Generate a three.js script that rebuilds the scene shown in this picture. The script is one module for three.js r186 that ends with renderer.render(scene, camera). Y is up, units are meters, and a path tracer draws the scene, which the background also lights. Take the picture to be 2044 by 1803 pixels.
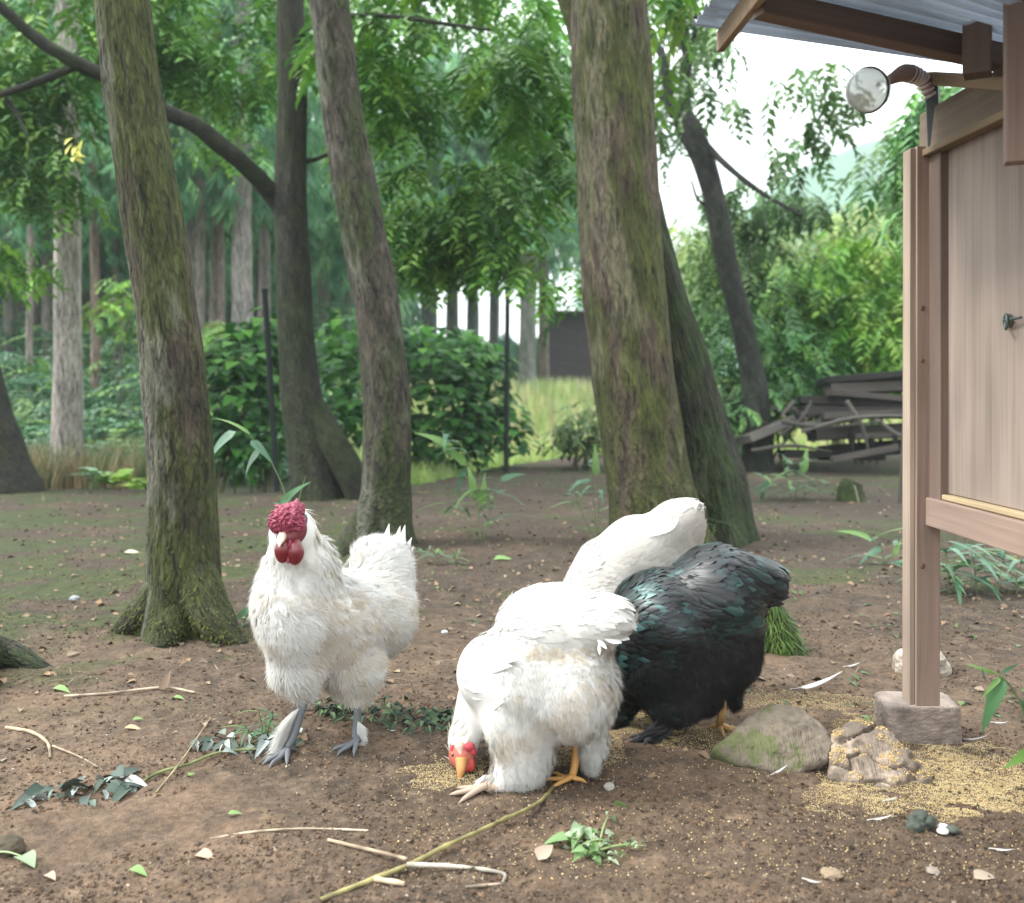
import * as THREE from 'three';
import { ImprovedNoise } from 'three/addons/math/ImprovedNoise.js';
import { mergeGeometries } from 'three/addons/utils/BufferGeometryUtils.js';
import { RoundedBoxGeometry } from 'three/addons/geometries/RoundedBoxGeometry.js';

// ---------------------------------------------------------------- camera, sky, sun, exposure
const scene = new THREE.Scene();
const EYE = 0.91, FOC = 1933, CX = 1022, HY = 800;           // eye height; focal length, centre column and horizon row of a 2044 x 1803 frame
const camera = new THREE.PerspectiveCamera(THREE.MathUtils.radToDeg(2 * Math.atan(1003 / FOC)), 2044 / 2006, 0.05, 900);
camera.position.set(0, EYE, 0); camera.lookAt(0, EYE, -1);
camera.setViewOffset(2044, 2006, 0, 203, 2044, 1803);        // level camera with a shifted lens: posts stay upright
camera.focus = 2.6; camera.userData.fStop = 3.0;
const SUN_DIR = new THREE.Vector3(-0.66, 0.74, -0.10).normalize();
{
  const W = 256, H = 128, d = new Float32Array(W * H * 4);
  for (let j = 0; j < H; j++) for (let i = 0; i < W; i++) {
    const alt = ((j + 0.5) / H - 0.5) * Math.PI, az = ((i + 0.5) / W - 0.5) * 2 * Math.PI;
    const v = new THREE.Vector3(Math.cos(az) * Math.cos(alt), Math.sin(alt), Math.sin(az) * Math.cos(alt));
    const s = Math.max(0, Math.sin(alt)), glow = Math.pow(Math.max(0, v.dot(SUN_DIR)), 6);
    const L = alt < 0 ? 0.9 : 1.55 * (0.74 + 0.4 * s) + 0.5 * glow, k = (j * W + i) * 4;
    d[k] = L * 0.955; d[k + 1] = L * 1.0; d[k + 2] = L * 1.03; d[k + 3] = 1;
  }
  const t = new THREE.DataTexture(d, W, H, THREE.RGBAFormat, THREE.FloatType);
  t.mapping = THREE.EquirectangularReflectionMapping; t.magFilter = t.minFilter = THREE.LinearFilter; t.needsUpdate = true;
  scene.background = t; scene.environment = t;
}
const sun = new THREE.DirectionalLight(new THREE.Color(1, 0.97, 0.9), 2.3);
sun.position.copy(SUN_DIR).multiplyScalar(30); sun.target.position.set(0, 0, -4); sun.castShadow = true; sun.shadow.radius = 30;
Object.assign(sun.shadow.camera, { left: -14, right: 14, top: 14, bottom: -14, near: 1, far: 80 }); sun.shadow.mapSize.set(2048, 2048);
scene.add(sun, sun.target);
scene.fog = new THREE.FogExp2(new THREE.Color(0.80, 0.97, 0.95), 0.0013);
const renderer = new THREE.WebGLRenderer();
renderer.toneMapping = THREE.LinearToneMapping; renderer.toneMappingExposure = 2.15;
renderer.shadowMap.enabled = true;

// ---------------------------------------------------------------- helpers
const V3 = THREE.Vector3, V = (x, y, z) => new THREE.Vector3(x, y, z), TAU = Math.PI * 2;
const lerp = (a, b, t) => a + (b - a) * t, clamp = (x, a, b) => Math.min(b, Math.max(a, x));
const smooth = (a, b, x) => { const t = clamp((x - a) / (b - a), 0, 1); return t * t * (3 - 2 * t); };
const mulberry = (a) => () => { a = (a + 0x6D2B79F5) | 0; let t = Math.imul(a ^ (a >>> 15), 1 | a); t = (t + Math.imul(t ^ (t >>> 7), 61 | t)) ^ t; return ((t ^ (t >>> 14)) >>> 0) / 4294967296; };
const perlin = new ImprovedNoise();
const N3 = (x, y, z) => perlin.noise(x, y, z);
const fbm = (x, y, z, o = 4) => { let s = 0, a = 0.5; for (let i = 0; i < o; i++) { s += a * N3(x, y, z); x = x * 2.03 + 7.1; y = y * 2.03 + 3.7; z = z * 2.03 + 1.3; a *= 0.5; } return s; };
const P = (px, py, d) => V((px - CX) / FOC * d, EYE + (HY - py) / FOC * d, -d);   // a place seen at that spot of the photograph, d metres ahead
const M = (px, d) => px / FOC * d;
const edgePx = [[-4000, 11.5], [0, 10.2], [720, 9.6], [860, 11], [1000, 13.5], [1170, 16.8], [2600, 17], [9000, 17]];
function edgeDist(x, d) {                                                           // how far ahead the bare yard ends, seen towards x
  const px = CX + FOC * x / Math.max(d, 0.5);
  for (let i = 1; i < edgePx.length; i++) if (px < edgePx[i][0]) { const [a, b] = [edgePx[i - 1], edgePx[i]]; return lerp(a[1], b[1], clamp((px - a[0]) / (b[0] - a[0]), 0, 1)); }
  return 17;
}
function groundY(x, z) {
  const d = -z;
  let y = 0.035 * N3(x * 0.55, 3.1, z * 0.55) + 0.012 * N3(x * 2.1, 8.3, z * 2.1);
  const near = smooth(11, 4, Math.hypot(x, d));
  if (near > 0.01) y += near * (0.010 * N3(x * 8, 1.7, z * 8) + 0.006 * N3(x * 21, 5.7, z * 21) + 0.0034 * N3(x * 50, 2.2, z * 50));
  const e = d > 6 ? edgeDist(x, d) : 99;
  y -= 0.16 * smooth(e - 0.1, e + 0.35, d);
  if (d > 17) y += 1.25 * smooth(17, 31, d) + (d > 45 ? 0.02 * (d - 45) : 0);
  return y;
}
const onGround = (x, z, up = 0) => V(x, groundY(x, z) + up, z);
function G(px, py, up = 0) {                                                        // where that spot of the photograph meets the ground
  const d = EYE * FOC / (py - HY), x = (px - CX) / FOC * d;
  return onGround(x, -d, up);
}
const used = {};
function numbered(n) { const k = used[n] = (used[n] ?? -1) + 1; return k ? `${n}_${String(k).padStart(3, '0')}` : n; }
function tag(o, label, category, group, kind) { if (label) o.userData.label = label; if (category) o.userData.category = category; if (group) o.userData.group = group; if (kind) o.userData.kind = kind; return o; }
function thing(name, label, category, base, group) { const o = new THREE.Group(); o.name = numbered(name); o.position.copy(base); scene.add(o); return tag(o, label, category, group); }
function shade(m) { m.castShadow = m.receiveShadow = true; return m; }
function part(parent, name, geo, mat, label) {                                      // geometry in world places; parent is a thing, or a part of one
  const m = shade(new THREE.Mesh(geo, mat)); m.name = name; if (parent.isGroup) m.position.copy(parent.position).negate();
  parent.add(m); if (label) m.userData.label = label; return m;
}
function solo(name, label, category, geo, mat, base, group, kind) {
  geo.translate(-base.x, -base.y, -base.z); const m = shade(new THREE.Mesh(geo, mat)); m.name = numbered(name); m.position.copy(base); scene.add(m); return tag(m, label, category, group, kind);
}
function structure(name, geo, mat) { const m = shade(new THREE.Mesh(geo, mat)); m.name = name; m.userData.kind = 'structure'; scene.add(m); return m; }
function swarm(parent, name, geo, mat, list, kind = 'stuff') {                      // list of [Matrix4, Color?]
  const m = shade(new THREE.InstancedMesh(geo, mat, list.length)); m.name = parent ? name : numbered(name);
  list.forEach(([mx, c], i) => { m.setMatrixAt(i, mx); if (c) m.setColorAt(i, c); });
  if (kind) m.userData.kind = kind;
  if (parent) { if (parent.isGroup) m.position.copy(parent.position).negate(); parent.add(m); } else scene.add(m);
  return m;
}
const Q = new THREE.Quaternion(), tmpM = new THREE.Matrix4();
const xform = (p, q, s) => new THREE.Matrix4().compose(p, q, typeof s === 'number' ? V(s, s, s) : s);
function basisQ(zdir, up) { const z = zdir.clone().normalize(), x = new V3().crossVectors(up, z); if (x.lengthSq() < 1e-8) x.set(1, 0, 0); x.normalize(); const y = new V3().crossVectors(z, x); return new THREE.Quaternion().setFromRotationMatrix(new THREE.Matrix4().makeBasis(x, y, z)); }
const randQ = (r) => new THREE.Quaternion().setFromEuler(new THREE.Euler(r() * TAU, r() * TAU, r() * TAU));
const RGB = (r, g, b) => new THREE.Color().setRGB(r, g, b);
const vary = (r, c, k) => { const f = 1 + (r() * 2 - 1) * k, g = (r() * 2 - 1) * k * 0.3; return RGB(c[0] * f * (1 + g), c[1] * f, c[2] * f * (1 - g)); };

// ---------------------------------------------------------------- textures (grain and fine relief only)
function tileNoise(seed) {                                                          // periodic value noise
  const r = mulberry(seed), T = new Float32Array(65536); for (let i = 0; i < 65536; i++) T[i] = r();
  return (x, y, px, py) => {
    const x0 = Math.floor(x), y0 = Math.floor(y), fx = x - x0, fy = y - y0, u = fx * fx * (3 - 2 * fx), v = fy * fy * (3 - 2 * fy);
    const h = (a, b) => T[((((a % px) + px) % px) * 197 + (((b % py) + py) % py) * 7919 + px * 31) & 65535];
    return lerp(lerp(h(x0, y0), h(x0 + 1, y0), u), lerp(h(x0, y0 + 1), h(x0 + 1, y0 + 1), u), v);
  };
}
function dataTex(w, h, f, srgb = false) {
  const d = new Uint8Array(w * h * 4);
  for (let j = 0; j < h; j++) for (let i = 0; i < w; i++) { const c = f((i + 0.5) / w, (j + 0.5) / h), k = (j * w + i) * 4; d[k] = clamp(c[0], 0, 1) * 255; d[k + 1] = clamp(c[1], 0, 1) * 255; d[k + 2] = clamp(c[2], 0, 1) * 255; d[k + 3] = 255; }
  const t = new THREE.DataTexture(d, w, h); t.wrapS = t.wrapT = THREE.RepeatWrapping; t.magFilter = THREE.LinearFilter; t.minFilter = THREE.LinearMipmapLinearFilter; t.needsUpdate = true; t.colorSpace = srgb ? THREE.SRGBColorSpace : THREE.NoColorSpace; return t;
}
const tn = tileNoise(11);
const tf = (u, v, p, o = 4, q = p) => { let s = 0, a = 0.5, t = 0; for (let i = 0; i < o; i++) { s += a * tn(u * p, v * q, p, q); t += a; p *= 2; q *= 2; a *= 0.55; } return s / t; };
const texSoil = dataTex(512, 512, (u, v) => { const a = tf(u, v, 12, 5), b = tf(u + 0.37, v + 0.11, 70, 2), g = 0.5 + 0.62 * (a - 0.5) + 0.62 * (b - 0.5); const sp = tn(u * 180, v * 180, 180, 180) > 0.93 ? 0.22 : 0; const k = clamp(g + 0.18 + sp, 0.1, 1); return [k, k * 0.985, k * 0.97]; });
const texSoilB = dataTex(512, 512, (u, v) => { const k = 0.5 * tf(u, v, 16, 5) + 0.5 * tf(u, v, 64, 3); return [k, k, k]; });
const texBark = dataTex(512, 512, (u, v) => { const w = tf(u, v, 5, 3) * 0.12; const a = tf(u + w, v, 22, 3, 5), b = tf(u, v, 60, 2, 20), k = clamp(0.64 + 1.0 * (a - 0.5) + 0.8 * (b - 0.5), 0.12, 1); return [k, k, k]; });
const texBarkB = dataTex(512, 512, (u, v) => { const w = tf(u, v, 5, 3) * 0.12; const a = Math.abs(tf(u + w, v, 22, 3, 5) - 0.5) * 2, b = tf(u, v, 60, 3, 20), k = clamp(0.7 * (1 - a) + 0.4 * b, 0, 1); return [k, k, k]; });
const texWood = dataTex(1024, 256, (u, v) => {                                       // u along the grain
  const w = 0.05 * (tf(u, v, 3, 3) - 0.5); const a = tf(u, v + w, 2, 3, 26), b = tf(u, v + w, 5, 2, 110), c = tf(u, v, 3, 2, 3);
  const e = tf(u + 0.3, v + 0.2, 4, 3, 2), k = 0.64 + 0.26 * (a - 0.5) + 0.16 * (b - 0.5) + 0.3 * (c - 0.5) + 0.34 * (e - 0.5); return [k, k * (0.985 + 0.03 * (c - 0.5)), k * 0.97];
});
const texFeather = dataTex(128, 128, (u, v) => { const s = Math.abs(u - 0.5) * 2, k = 0.5 + 0.5 * Math.sin((v * 1.0 - s * 0.35) * 90 + 6 * tn(u * 8, v * 8, 8, 8)); return [k, k, k]; });
const rep = (t, x, y) => { const c = t.clone(); c.repeat.set(x, y); c.needsUpdate = true; return c; };
function std(color, rough = 0.9, o = {}) { return new THREE.MeshStandardMaterial({ color: RGB(...color), roughness: rough, ...o }); }
function leafMat(color, trans = 0.4, rough = 0.65) { return new THREE.MeshPhysicalMaterial({ color: RGB(...color), roughness: rough, transmission: trans, thickness: 0, side: THREE.DoubleSide, specularIntensity: 0.6 }); }

// ---------------------------------------------------------------- geometry builders
function geoFrom(pos, idx, uv, col) {
  const g = new THREE.BufferGeometry(); g.setAttribute('position', new THREE.Float32BufferAttribute(pos, 3)); if (uv) g.setAttribute('uv', new THREE.Float32BufferAttribute(uv, 2)); if (col) g.setAttribute('color', new THREE.Float32BufferAttribute(col, 3));
  g.setIndex(idx); g.computeVertexNormals(); return g;
}
function spline(pts, n) { const c = new THREE.CatmullRomCurve3(pts, false, 'centripetal'); return c.getSpacedPoints(n); }
// A tube with its own radius at each point; disp(theta, along, x, y, z) adds to the radius, paint(...) gives a colour.
function taper(pts, radii, o = {}) {
  const n = o.n ?? pts.length * 4, seg = o.seg ?? 8, c = new THREE.CatmullRomCurve3(pts, false, 'centripetal');
  const pos = [], uv = [], col = [], idx = [], len = c.getLength(), turns = Math.max(1, Math.round(TAU * radii[radii.length >> 1] / (o.uvU ?? 0.3)));
  let N = null; const T = new V3(), B = new V3();
  for (let i = 0; i <= n; i++) {
    const t = i / n, p = c.getPoint(t); c.getTangent(t, T);
    if (!N) { N = Math.abs(T.y) < 0.9 ? V(0, 1, 0) : V(0, 0, -1); }
    N.addScaledVector(T, -N.dot(T)).normalize(); B.crossVectors(T, N);
    const f = t * (radii.length - 1), k = Math.min(radii.length - 2, Math.floor(f)), r0 = lerp(radii[k], radii[k + 1], o.ease === false ? f - k : smooth(0, 1, f - k) * 0.5 + (f - k) * 0.5);
    for (let j = 0; j <= seg; j++) {
      const th = j / seg * TAU, cs = Math.cos(th), sn = Math.sin(th);
      let nx = N.x * cs + B.x * sn, ny = N.y * cs + B.y * sn, nz = N.z * cs + B.z * sn, r = r0;
      let x = p.x + nx * r, y = p.y + ny * r, z = p.z + nz * r;
      if (o.disp) { const dr = o.disp(x, y, z, nx, ny, nz, t, r0); x += nx * dr; y += ny * dr; z += nz * dr; }
      pos.push(x, y, z); uv.push(j / seg * turns, t * len / (o.uvV ?? 0.3));
      if (o.paint) { const q = o.paint(x, y, z, nx, ny, nz, t); col.push(q[0], q[1], q[2]); }
    }
  }
  for (let i = 0; i < n; i++) for (let j = 0; j < seg; j++) { const a = i * (seg + 1) + j, b = a + seg + 1; idx.push(a, a + 1, b, b, a + 1, b + 1); }
  for (const [row, at] of [[0, 0], [n, 1]]) {                                         // caps
    if (o.open) break; const p = c.getPoint(at), k = pos.length / 3; pos.push(p.x, p.y, p.z); uv.push(0, 0); if (o.paint) col.push(...o.paint(p.x, p.y, p.z, 0, 1, 0, at));
    for (let j = 0; j < seg; j++) { const a = row * (seg + 1) + j; row ? idx.push(k, a, a + 1) : idx.push(k, a + 1, a); }
  }
  const g = geoFrom(pos, idx, uv, o.paint ? col : null), nn = g.attributes.normal;
  for (let i = 0; i <= n; i++) { const a = i * (seg + 1), b = a + seg, v = V(nn.getX(a) + nn.getX(b), nn.getY(a) + nn.getY(b), nn.getZ(a) + nn.getZ(b)).normalize(); nn.setXYZ(a, v.x, v.y, v.z); nn.setXYZ(b, v.x, v.y, v.z); }
  return g;
}
// A bar of timber between two points with its wide face turned to "face", soft edges, uv in metres along the grain.
function bar(p0, p1, w, t, face = V(0, 0, 1), r = 0.003, seed = 0) {
  const L = p0.distanceTo(p1), g = new RoundedBoxGeometry(L, w, t, 2, Math.min(r, t * 0.3, w * 0.3)), x = p1.clone().sub(p0).normalize();
  const z = face.clone().addScaledVector(x, -face.dot(x)).normalize(), y = new V3().crossVectors(z, x), q = g.attributes.position, n = g.attributes.normal, uv = g.attributes.uv, o = (seed * 0.377) % 1;
  for (let i = 0; i < q.count; i++) { const ax = Math.abs(n.getX(i)), ay = Math.abs(n.getY(i)), az = Math.abs(n.getZ(i)); if (ax > ay && ax > az) uv.setXY(i, q.getZ(i) * 0.6 + o, q.getY(i) * 2 + o); else uv.setXY(i, q.getX(i) * 0.8 + o, (ay > az ? q.getZ(i) + 0.31 : q.getY(i)) * 2.2 + o * 3); }
  g.applyMatrix4(new THREE.Matrix4().makeBasis(x, y, z)); g.translate((p0.x + p1.x) / 2, (p0.y + p1.y) / 2, (p0.z + p1.z) / 2); return g;
}
// Leaf: a folded, drooping blade along +z, length 1, "up" +y.
function leafGeo(w = 0.4, droop = 0.15, fold = 0.12, n = 4, tipw = 0.5) {
  const pos = [], idx = [], uv = [];
  for (let i = 0; i <= n; i++) {
    const t = i / n, b = Math.pow(Math.sin(Math.PI * Math.pow(t, tipw)), 0.9) * w * 0.5 + (i ? 0 : 0.01), y = -droop * t * t;
    if (i === n) { pos.push(0, y, 1); uv.push(0.5, 1); } else { pos.push(-b, y + fold * b * 2, t, 0, y, t, b, y + fold * b * 2, t); uv.push(0, t, 0.5, t, 1, t); }
  }
  for (let i = 0; i < n - 1; i++) { const a = i * 3; idx.push(a, a + 3, a + 1, a + 1, a + 3, a + 4, a + 1, a + 4, a + 2, a + 2, a + 4, a + 5); }
  const a = (n - 1) * 3; idx.push(a, a + 3, a + 1, a + 1, a + 3, a + 2); return geoFrom(pos, idx, uv);
}
// A twig with alternating leaves, about one unit long along +z.
function sprayGeo(seed, leaves, len, wid, droop = 0.2, spread = 1) {
  const r = mulberry(seed), gs = [], lf = leafGeo(wid / len, 0.18, 0.15, 3);
  const pts = [V(0, 0, 0), V(0.02, 0.02, 0.4), V(-0.01, -droop * 0.35, 0.75), V(0, -droop, 1)], tw = taper(pts, [0.012, 0.008, 0.006, 0.003], { n: 3, seg: 3, open: true }); gs.push(tw);
  const c = new THREE.CatmullRomCurve3(pts);
  for (let i = 0; i < leaves; i++) {
    const t = 0.15 + 0.85 * (i + r() * 0.6) / leaves, p = c.getPoint(Math.min(1, t)), side = i % 2 ? 1 : -1, a = side * (0.5 + 0.7 * r()) * spread * (t > 0.95 ? 0.1 : 1);
    const dir = V(Math.sin(a), -0.1 - 0.5 * r() * (droop + 0.2) + 0.25 * (r() - 0.3), Math.cos(a)), g = lf.clone();
    g.applyMatrix4(xform(p, basisQ(dir, V((r() - 0.5) * 0.8, 1, (r() - 0.5) * 0.8)), len * (0.7 + 0.5 * r()))); gs.push(g);
  }
  return mergeGeometries(gs);
}
// Naive surface nets of a signed distance field.
function nets(f, lo, hi, cell) {
  const nx = Math.ceil((hi.x - lo.x) / cell) + 1, ny = Math.ceil((hi.y - lo.y) / cell) + 1, nz = Math.ceil((hi.z - lo.z) / cell) + 1, S = new Float32Array(nx * ny * nz);
  for (let k = 0; k < nz; k++) for (let j = 0; j < ny; j++) for (let i = 0; i < nx; i++) S[(k * ny + j) * nx + i] = f(lo.x + i * cell, lo.y + j * cell, lo.z + k * cell);
  const id = new Int32Array(nx * ny * nz).fill(-1), pos = [], idx = [], at = (i, j, k) => (k * ny + j) * nx + i;
  const E = [[0, 1], [2, 3], [4, 5], [6, 7], [0, 2], [1, 3], [4, 6], [5, 7], [0, 4], [1, 5], [2, 6], [3, 7]];
  for (let k = 0; k < nz - 1; k++) for (let j = 0; j < ny - 1; j++) for (let i = 0; i < nx - 1; i++) {
    const v = []; let neg = 0; for (let c = 0; c < 8; c++) { const s = S[at(i + (c & 1), j + ((c >> 1) & 1), k + (c >> 2))]; v.push(s); if (s < 0) neg++; }
    if (!neg || neg === 8) continue;
    let x = 0, y = 0, z = 0, n = 0;
    for (const [a, b] of E) if ((v[a] < 0) !== (v[b] < 0)) { const t = v[a] / (v[a] - v[b]); x += lerp(a & 1, b & 1, t); y += lerp((a >> 1) & 1, (b >> 1) & 1, t); z += lerp(a >> 2, b >> 2, t); n++; }
    id[at(i, j, k)] = pos.length / 3; pos.push(lo.x + (i + x / n) * cell, lo.y + (j + y / n) * cell, lo.z + (k + z / n) * cell);
  }
  const quad = (a, b, c, d, flip) => { if (a < 0 || b < 0 || c < 0 || d < 0) return; flip ? idx.push(a, c, b, a, d, c) : idx.push(a, b, c, a, c, d); };
  for (let k = 1; k < nz - 1; k++) for (let j = 1; j < ny - 1; j++) for (let i = 1; i < nx - 1; i++) {
    const s = S[at(i, j, k)] < 0;
    if (s !== S[at(i + 1, j, k)] < 0) quad(id[at(i, j - 1, k - 1)], id[at(i, j, k - 1)], id[at(i, j, k)], id[at(i, j - 1, k)], !s);
    if (s !== S[at(i, j + 1, k)] < 0) quad(id[at(i - 1, j, k - 1)], id[at(i - 1, j, k)], id[at(i, j, k)], id[at(i, j, k - 1)], !s);
    if (s !== S[at(i, j, k + 1)] < 0) quad(id[at(i - 1, j - 1, k)], id[at(i, j - 1, k)], id[at(i, j, k)], id[at(i - 1, j, k)], !s);
  }
  const g = new THREE.BufferGeometry(); g.setAttribute('position', new THREE.Float32BufferAttribute(pos, 3)); g.setIndex(idx);
  const nn = new Float32Array(pos.length), e = cell * 0.6;
  for (let i = 0; i < pos.length; i += 3) { const [x, y, z] = [pos[i], pos[i + 1], pos[i + 2]]; const v = V(f(x + e, y, z) - f(x - e, y, z), f(x, y + e, z) - f(x, y - e, z), f(x, y, z + e) - f(x, y, z - e)).normalize(); nn[i] = v.x; nn[i + 1] = v.y; nn[i + 2] = v.z; }
  g.setAttribute('normal', new THREE.BufferAttribute(nn, 3)); return g;
}
const smin = (a, b, k) => { const h = Math.max(k - Math.abs(a - b), 0) / k; return Math.min(a, b) - h * h * k * 0.25; };
const ell = (c, rx, ry, rz, rot = 0) => { const cs = Math.cos(rot), sn = Math.sin(rot); return (x, y, z) => { x -= c.x; y -= c.y; z -= c.z; const u = x * cs + y * sn, w = -x * sn + y * cs, k0 = Math.hypot(u / rx, w / ry, z / rz), k1 = Math.hypot(u / rx / rx, w / ry / ry, z / rz / rz); return k1 < 1e-9 ? -Math.min(rx, ry, rz) : k0 * (k0 - 1) / k1; }; };
const cone = (a, b, ra, rb) => { const d = b.clone().sub(a), L = d.lengthSq(); return (x, y, z) => { const t = clamp(((x - a.x) * d.x + (y - a.y) * d.y + (z - a.z) * d.z) / L, 0, 1); return Math.hypot(x - a.x - d.x * t, y - a.y - d.y * t, z - a.z - d.z * t) - lerp(ra, rb, t); }; };
function scatterOn(g, n, r) {                                                        // n places on a surface: [position, normal]
  const p = g.attributes.position, q = g.attributes.normal, ix = g.index.array, m = ix.length / 3, A = new Float64Array(m), a = new V3(), b = new V3(), c = new V3(); let s = 0;
  for (let i = 0; i < m; i++) { a.fromBufferAttribute(p, ix[i * 3]); b.fromBufferAttribute(p, ix[i * 3 + 1]).sub(a); c.fromBufferAttribute(p, ix[i * 3 + 2]).sub(a); s += b.cross(c).length(); A[i] = s; }
  const out = [];
  for (let k = 0; k < n; k++) {
    const t = r() * s; let l = 0, h = m - 1; while (l < h) { const mid = (l + h) >> 1; A[mid] < t ? l = mid + 1 : h = mid; }
    let u = r(), v = r(); if (u + v > 1) { u = 1 - u; v = 1 - v; } const w = 1 - u - v, [i, j, o] = [ix[l * 3], ix[l * 3 + 1], ix[l * 3 + 2]];
    const mix = (at) => V(at.getX(i) * w + at.getX(j) * u + at.getX(o) * v, at.getY(i) * w + at.getY(j) * u + at.getY(o) * v, at.getZ(i) * w + at.getZ(j) * u + at.getZ(o) * v);
    out.push([mix(p), mix(q).normalize()]);
  }
  return out;
}
function mergeV(g, tol = 1e5) {                                                     // weld equal places so that normals run smoothly
  const p = g.attributes.position, map = new Map(), remap = [], keep = []; for (let i = 0; i < p.count; i++) { const k = Math.round(p.getX(i) * tol) + ',' + Math.round(p.getY(i) * tol) + ',' + Math.round(p.getZ(i) * tol); if (!map.has(k)) { map.set(k, keep.length); keep.push(i); } remap.push(map.get(k)); }
  const o = new THREE.BufferGeometry(); for (const [n, a] of Object.entries(g.attributes)) { if (n === 'normal') continue; const arr = new Float32Array(keep.length * a.itemSize); keep.forEach((i, k) => { for (let c = 0; c < a.itemSize; c++) arr[k * a.itemSize + c] = a.getComponent(i, c); }); o.setAttribute(n, new THREE.BufferAttribute(arr, a.itemSize)); }
  o.setIndex((g.index ? [...g.index.array] : [...Array(p.count).keys()]).map((i) => remap[i])); o.computeVertexNormals(); return o;
}

// ================================================================ the ground
{
  const xs = [], zs = [];
  for (let x = -2.4; x <= 2.4001; x += 0.0125) xs.push(x);
  for (let s = 0.016, x = 2.4; x < 320;) { x += s; s *= 1.085; xs.push(x); xs.unshift(-x); }
  for (let d = 1.55; d < 4.4;) { zs.push(-d); d += 0.0085 * Math.max(1, d * d / 5); }
  for (let d = -zs[zs.length - 1], s = 0.04; d < 420;) { d += s; s *= 1.045; zs.push(-d); }
  for (let d = 1.55, s = 0.02; d > -60;) { d -= s; s *= 1.16; zs.unshift(-d); }
  const nx = xs.length, nz = zs.length, pos = new Float32Array(nx * nz * 3), uv = new Float32Array(nx * nz * 2), col = new Float32Array(nx * nz * 3), idx = [];
  const soil = [0.162, 0.107, 0.068], dark = [0.066, 0.045, 0.029], pale = [0.225, 0.156, 0.104], moss = [0.048, 0.07, 0.013], grass = [0.10, 0.15, 0.035], straw = [0.3, 0.27, 0.12], wood = [0.06, 0.07, 0.035];
  const mixc = (a, b, t) => [lerp(a[0], b[0], t), lerp(a[1], b[1], t), lerp(a[2], b[2], t)];
  for (let j = 0; j < nz; j++) for (let i = 0; i < nx; i++) {
    const k = j * nx + i, x = xs[i], z = zs[j], d = -z; pos[k * 3] = x; pos[k * 3 + 1] = groundY(x, z); pos[k * 3 + 2] = z; uv[k * 2] = x / 0.7; uv[k * 2 + 1] = z / 0.7;
    let c = soil; const n1 = fbm(x * 1.3, 0.5, z * 1.3, 4), n2 = fbm(x * 7, 2.5, z * 7, 3), n3 = fbm(x * 24, 6.5, z * 24, 2);
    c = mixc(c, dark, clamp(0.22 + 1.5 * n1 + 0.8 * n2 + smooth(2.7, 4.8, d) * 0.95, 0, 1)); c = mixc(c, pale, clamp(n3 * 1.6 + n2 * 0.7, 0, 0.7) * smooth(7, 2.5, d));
    const px = CX + FOC * x / Math.max(d, 0.4), mossy = smooth(2.6, 3.6, d) * smooth(900, 500, px) * smooth(-0.06, 0.16, fbm(x * 1.9, 4.4, z * 2.6, 4) + 0.03) + smooth(3, 5, d) * smooth(0.08, 0.22, fbm(x * 1.4, 14.4, z * 1.4, 4));
    c = mixc(c, moss, clamp(mossy, 0, 1) * 0.85);
    const e = d > 6 ? edgeDist(x, d) : 99, out = smooth(e - 0.15, e + 0.5, d + 0.5 * fbm(x * 2, 1, z * 2, 2));
    const g = px < 700 ? wood : mixc(grass, straw, clamp(0.35 + 1.6 * fbm(x * 0.8, 9, z * 0.8, 3), 0, 1));
    c = mixc(c, g, out); col[k * 3] = c[0]; col[k * 3 + 1] = c[1]; col[k * 3 + 2] = c[2];
  }
  for (let j = 0; j < nz - 1; j++) for (let i = 0; i < nx - 1; i++) { const a = j * nx + i, b = a + nx; idx.push(a, a + 1, b, b, a + 1, b + 1); }
  const g = new THREE.BufferGeometry(); g.setAttribute('position', new THREE.BufferAttribute(pos, 3)); g.setAttribute('uv', new THREE.BufferAttribute(uv, 2)); g.setAttribute('color', new THREE.BufferAttribute(col, 3)); g.setIndex(idx); g.computeVertexNormals();
  if (g.attributes.normal.getY(nx * 200 + 200) < 0) { const ix = g.index.array; for (let i = 0; i < ix.length; i += 3) { const t = ix[i]; ix[i] = ix[i + 1]; ix[i + 1] = t; } g.computeVertexNormals(); }
  structure('ground', g, new THREE.MeshStandardMaterial({ vertexColors: true, roughness: 1, map: texSoil, bumpMap: rep(texSoilB, 2.3, 2.3), bumpScale: 0.006 }));
}

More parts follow.
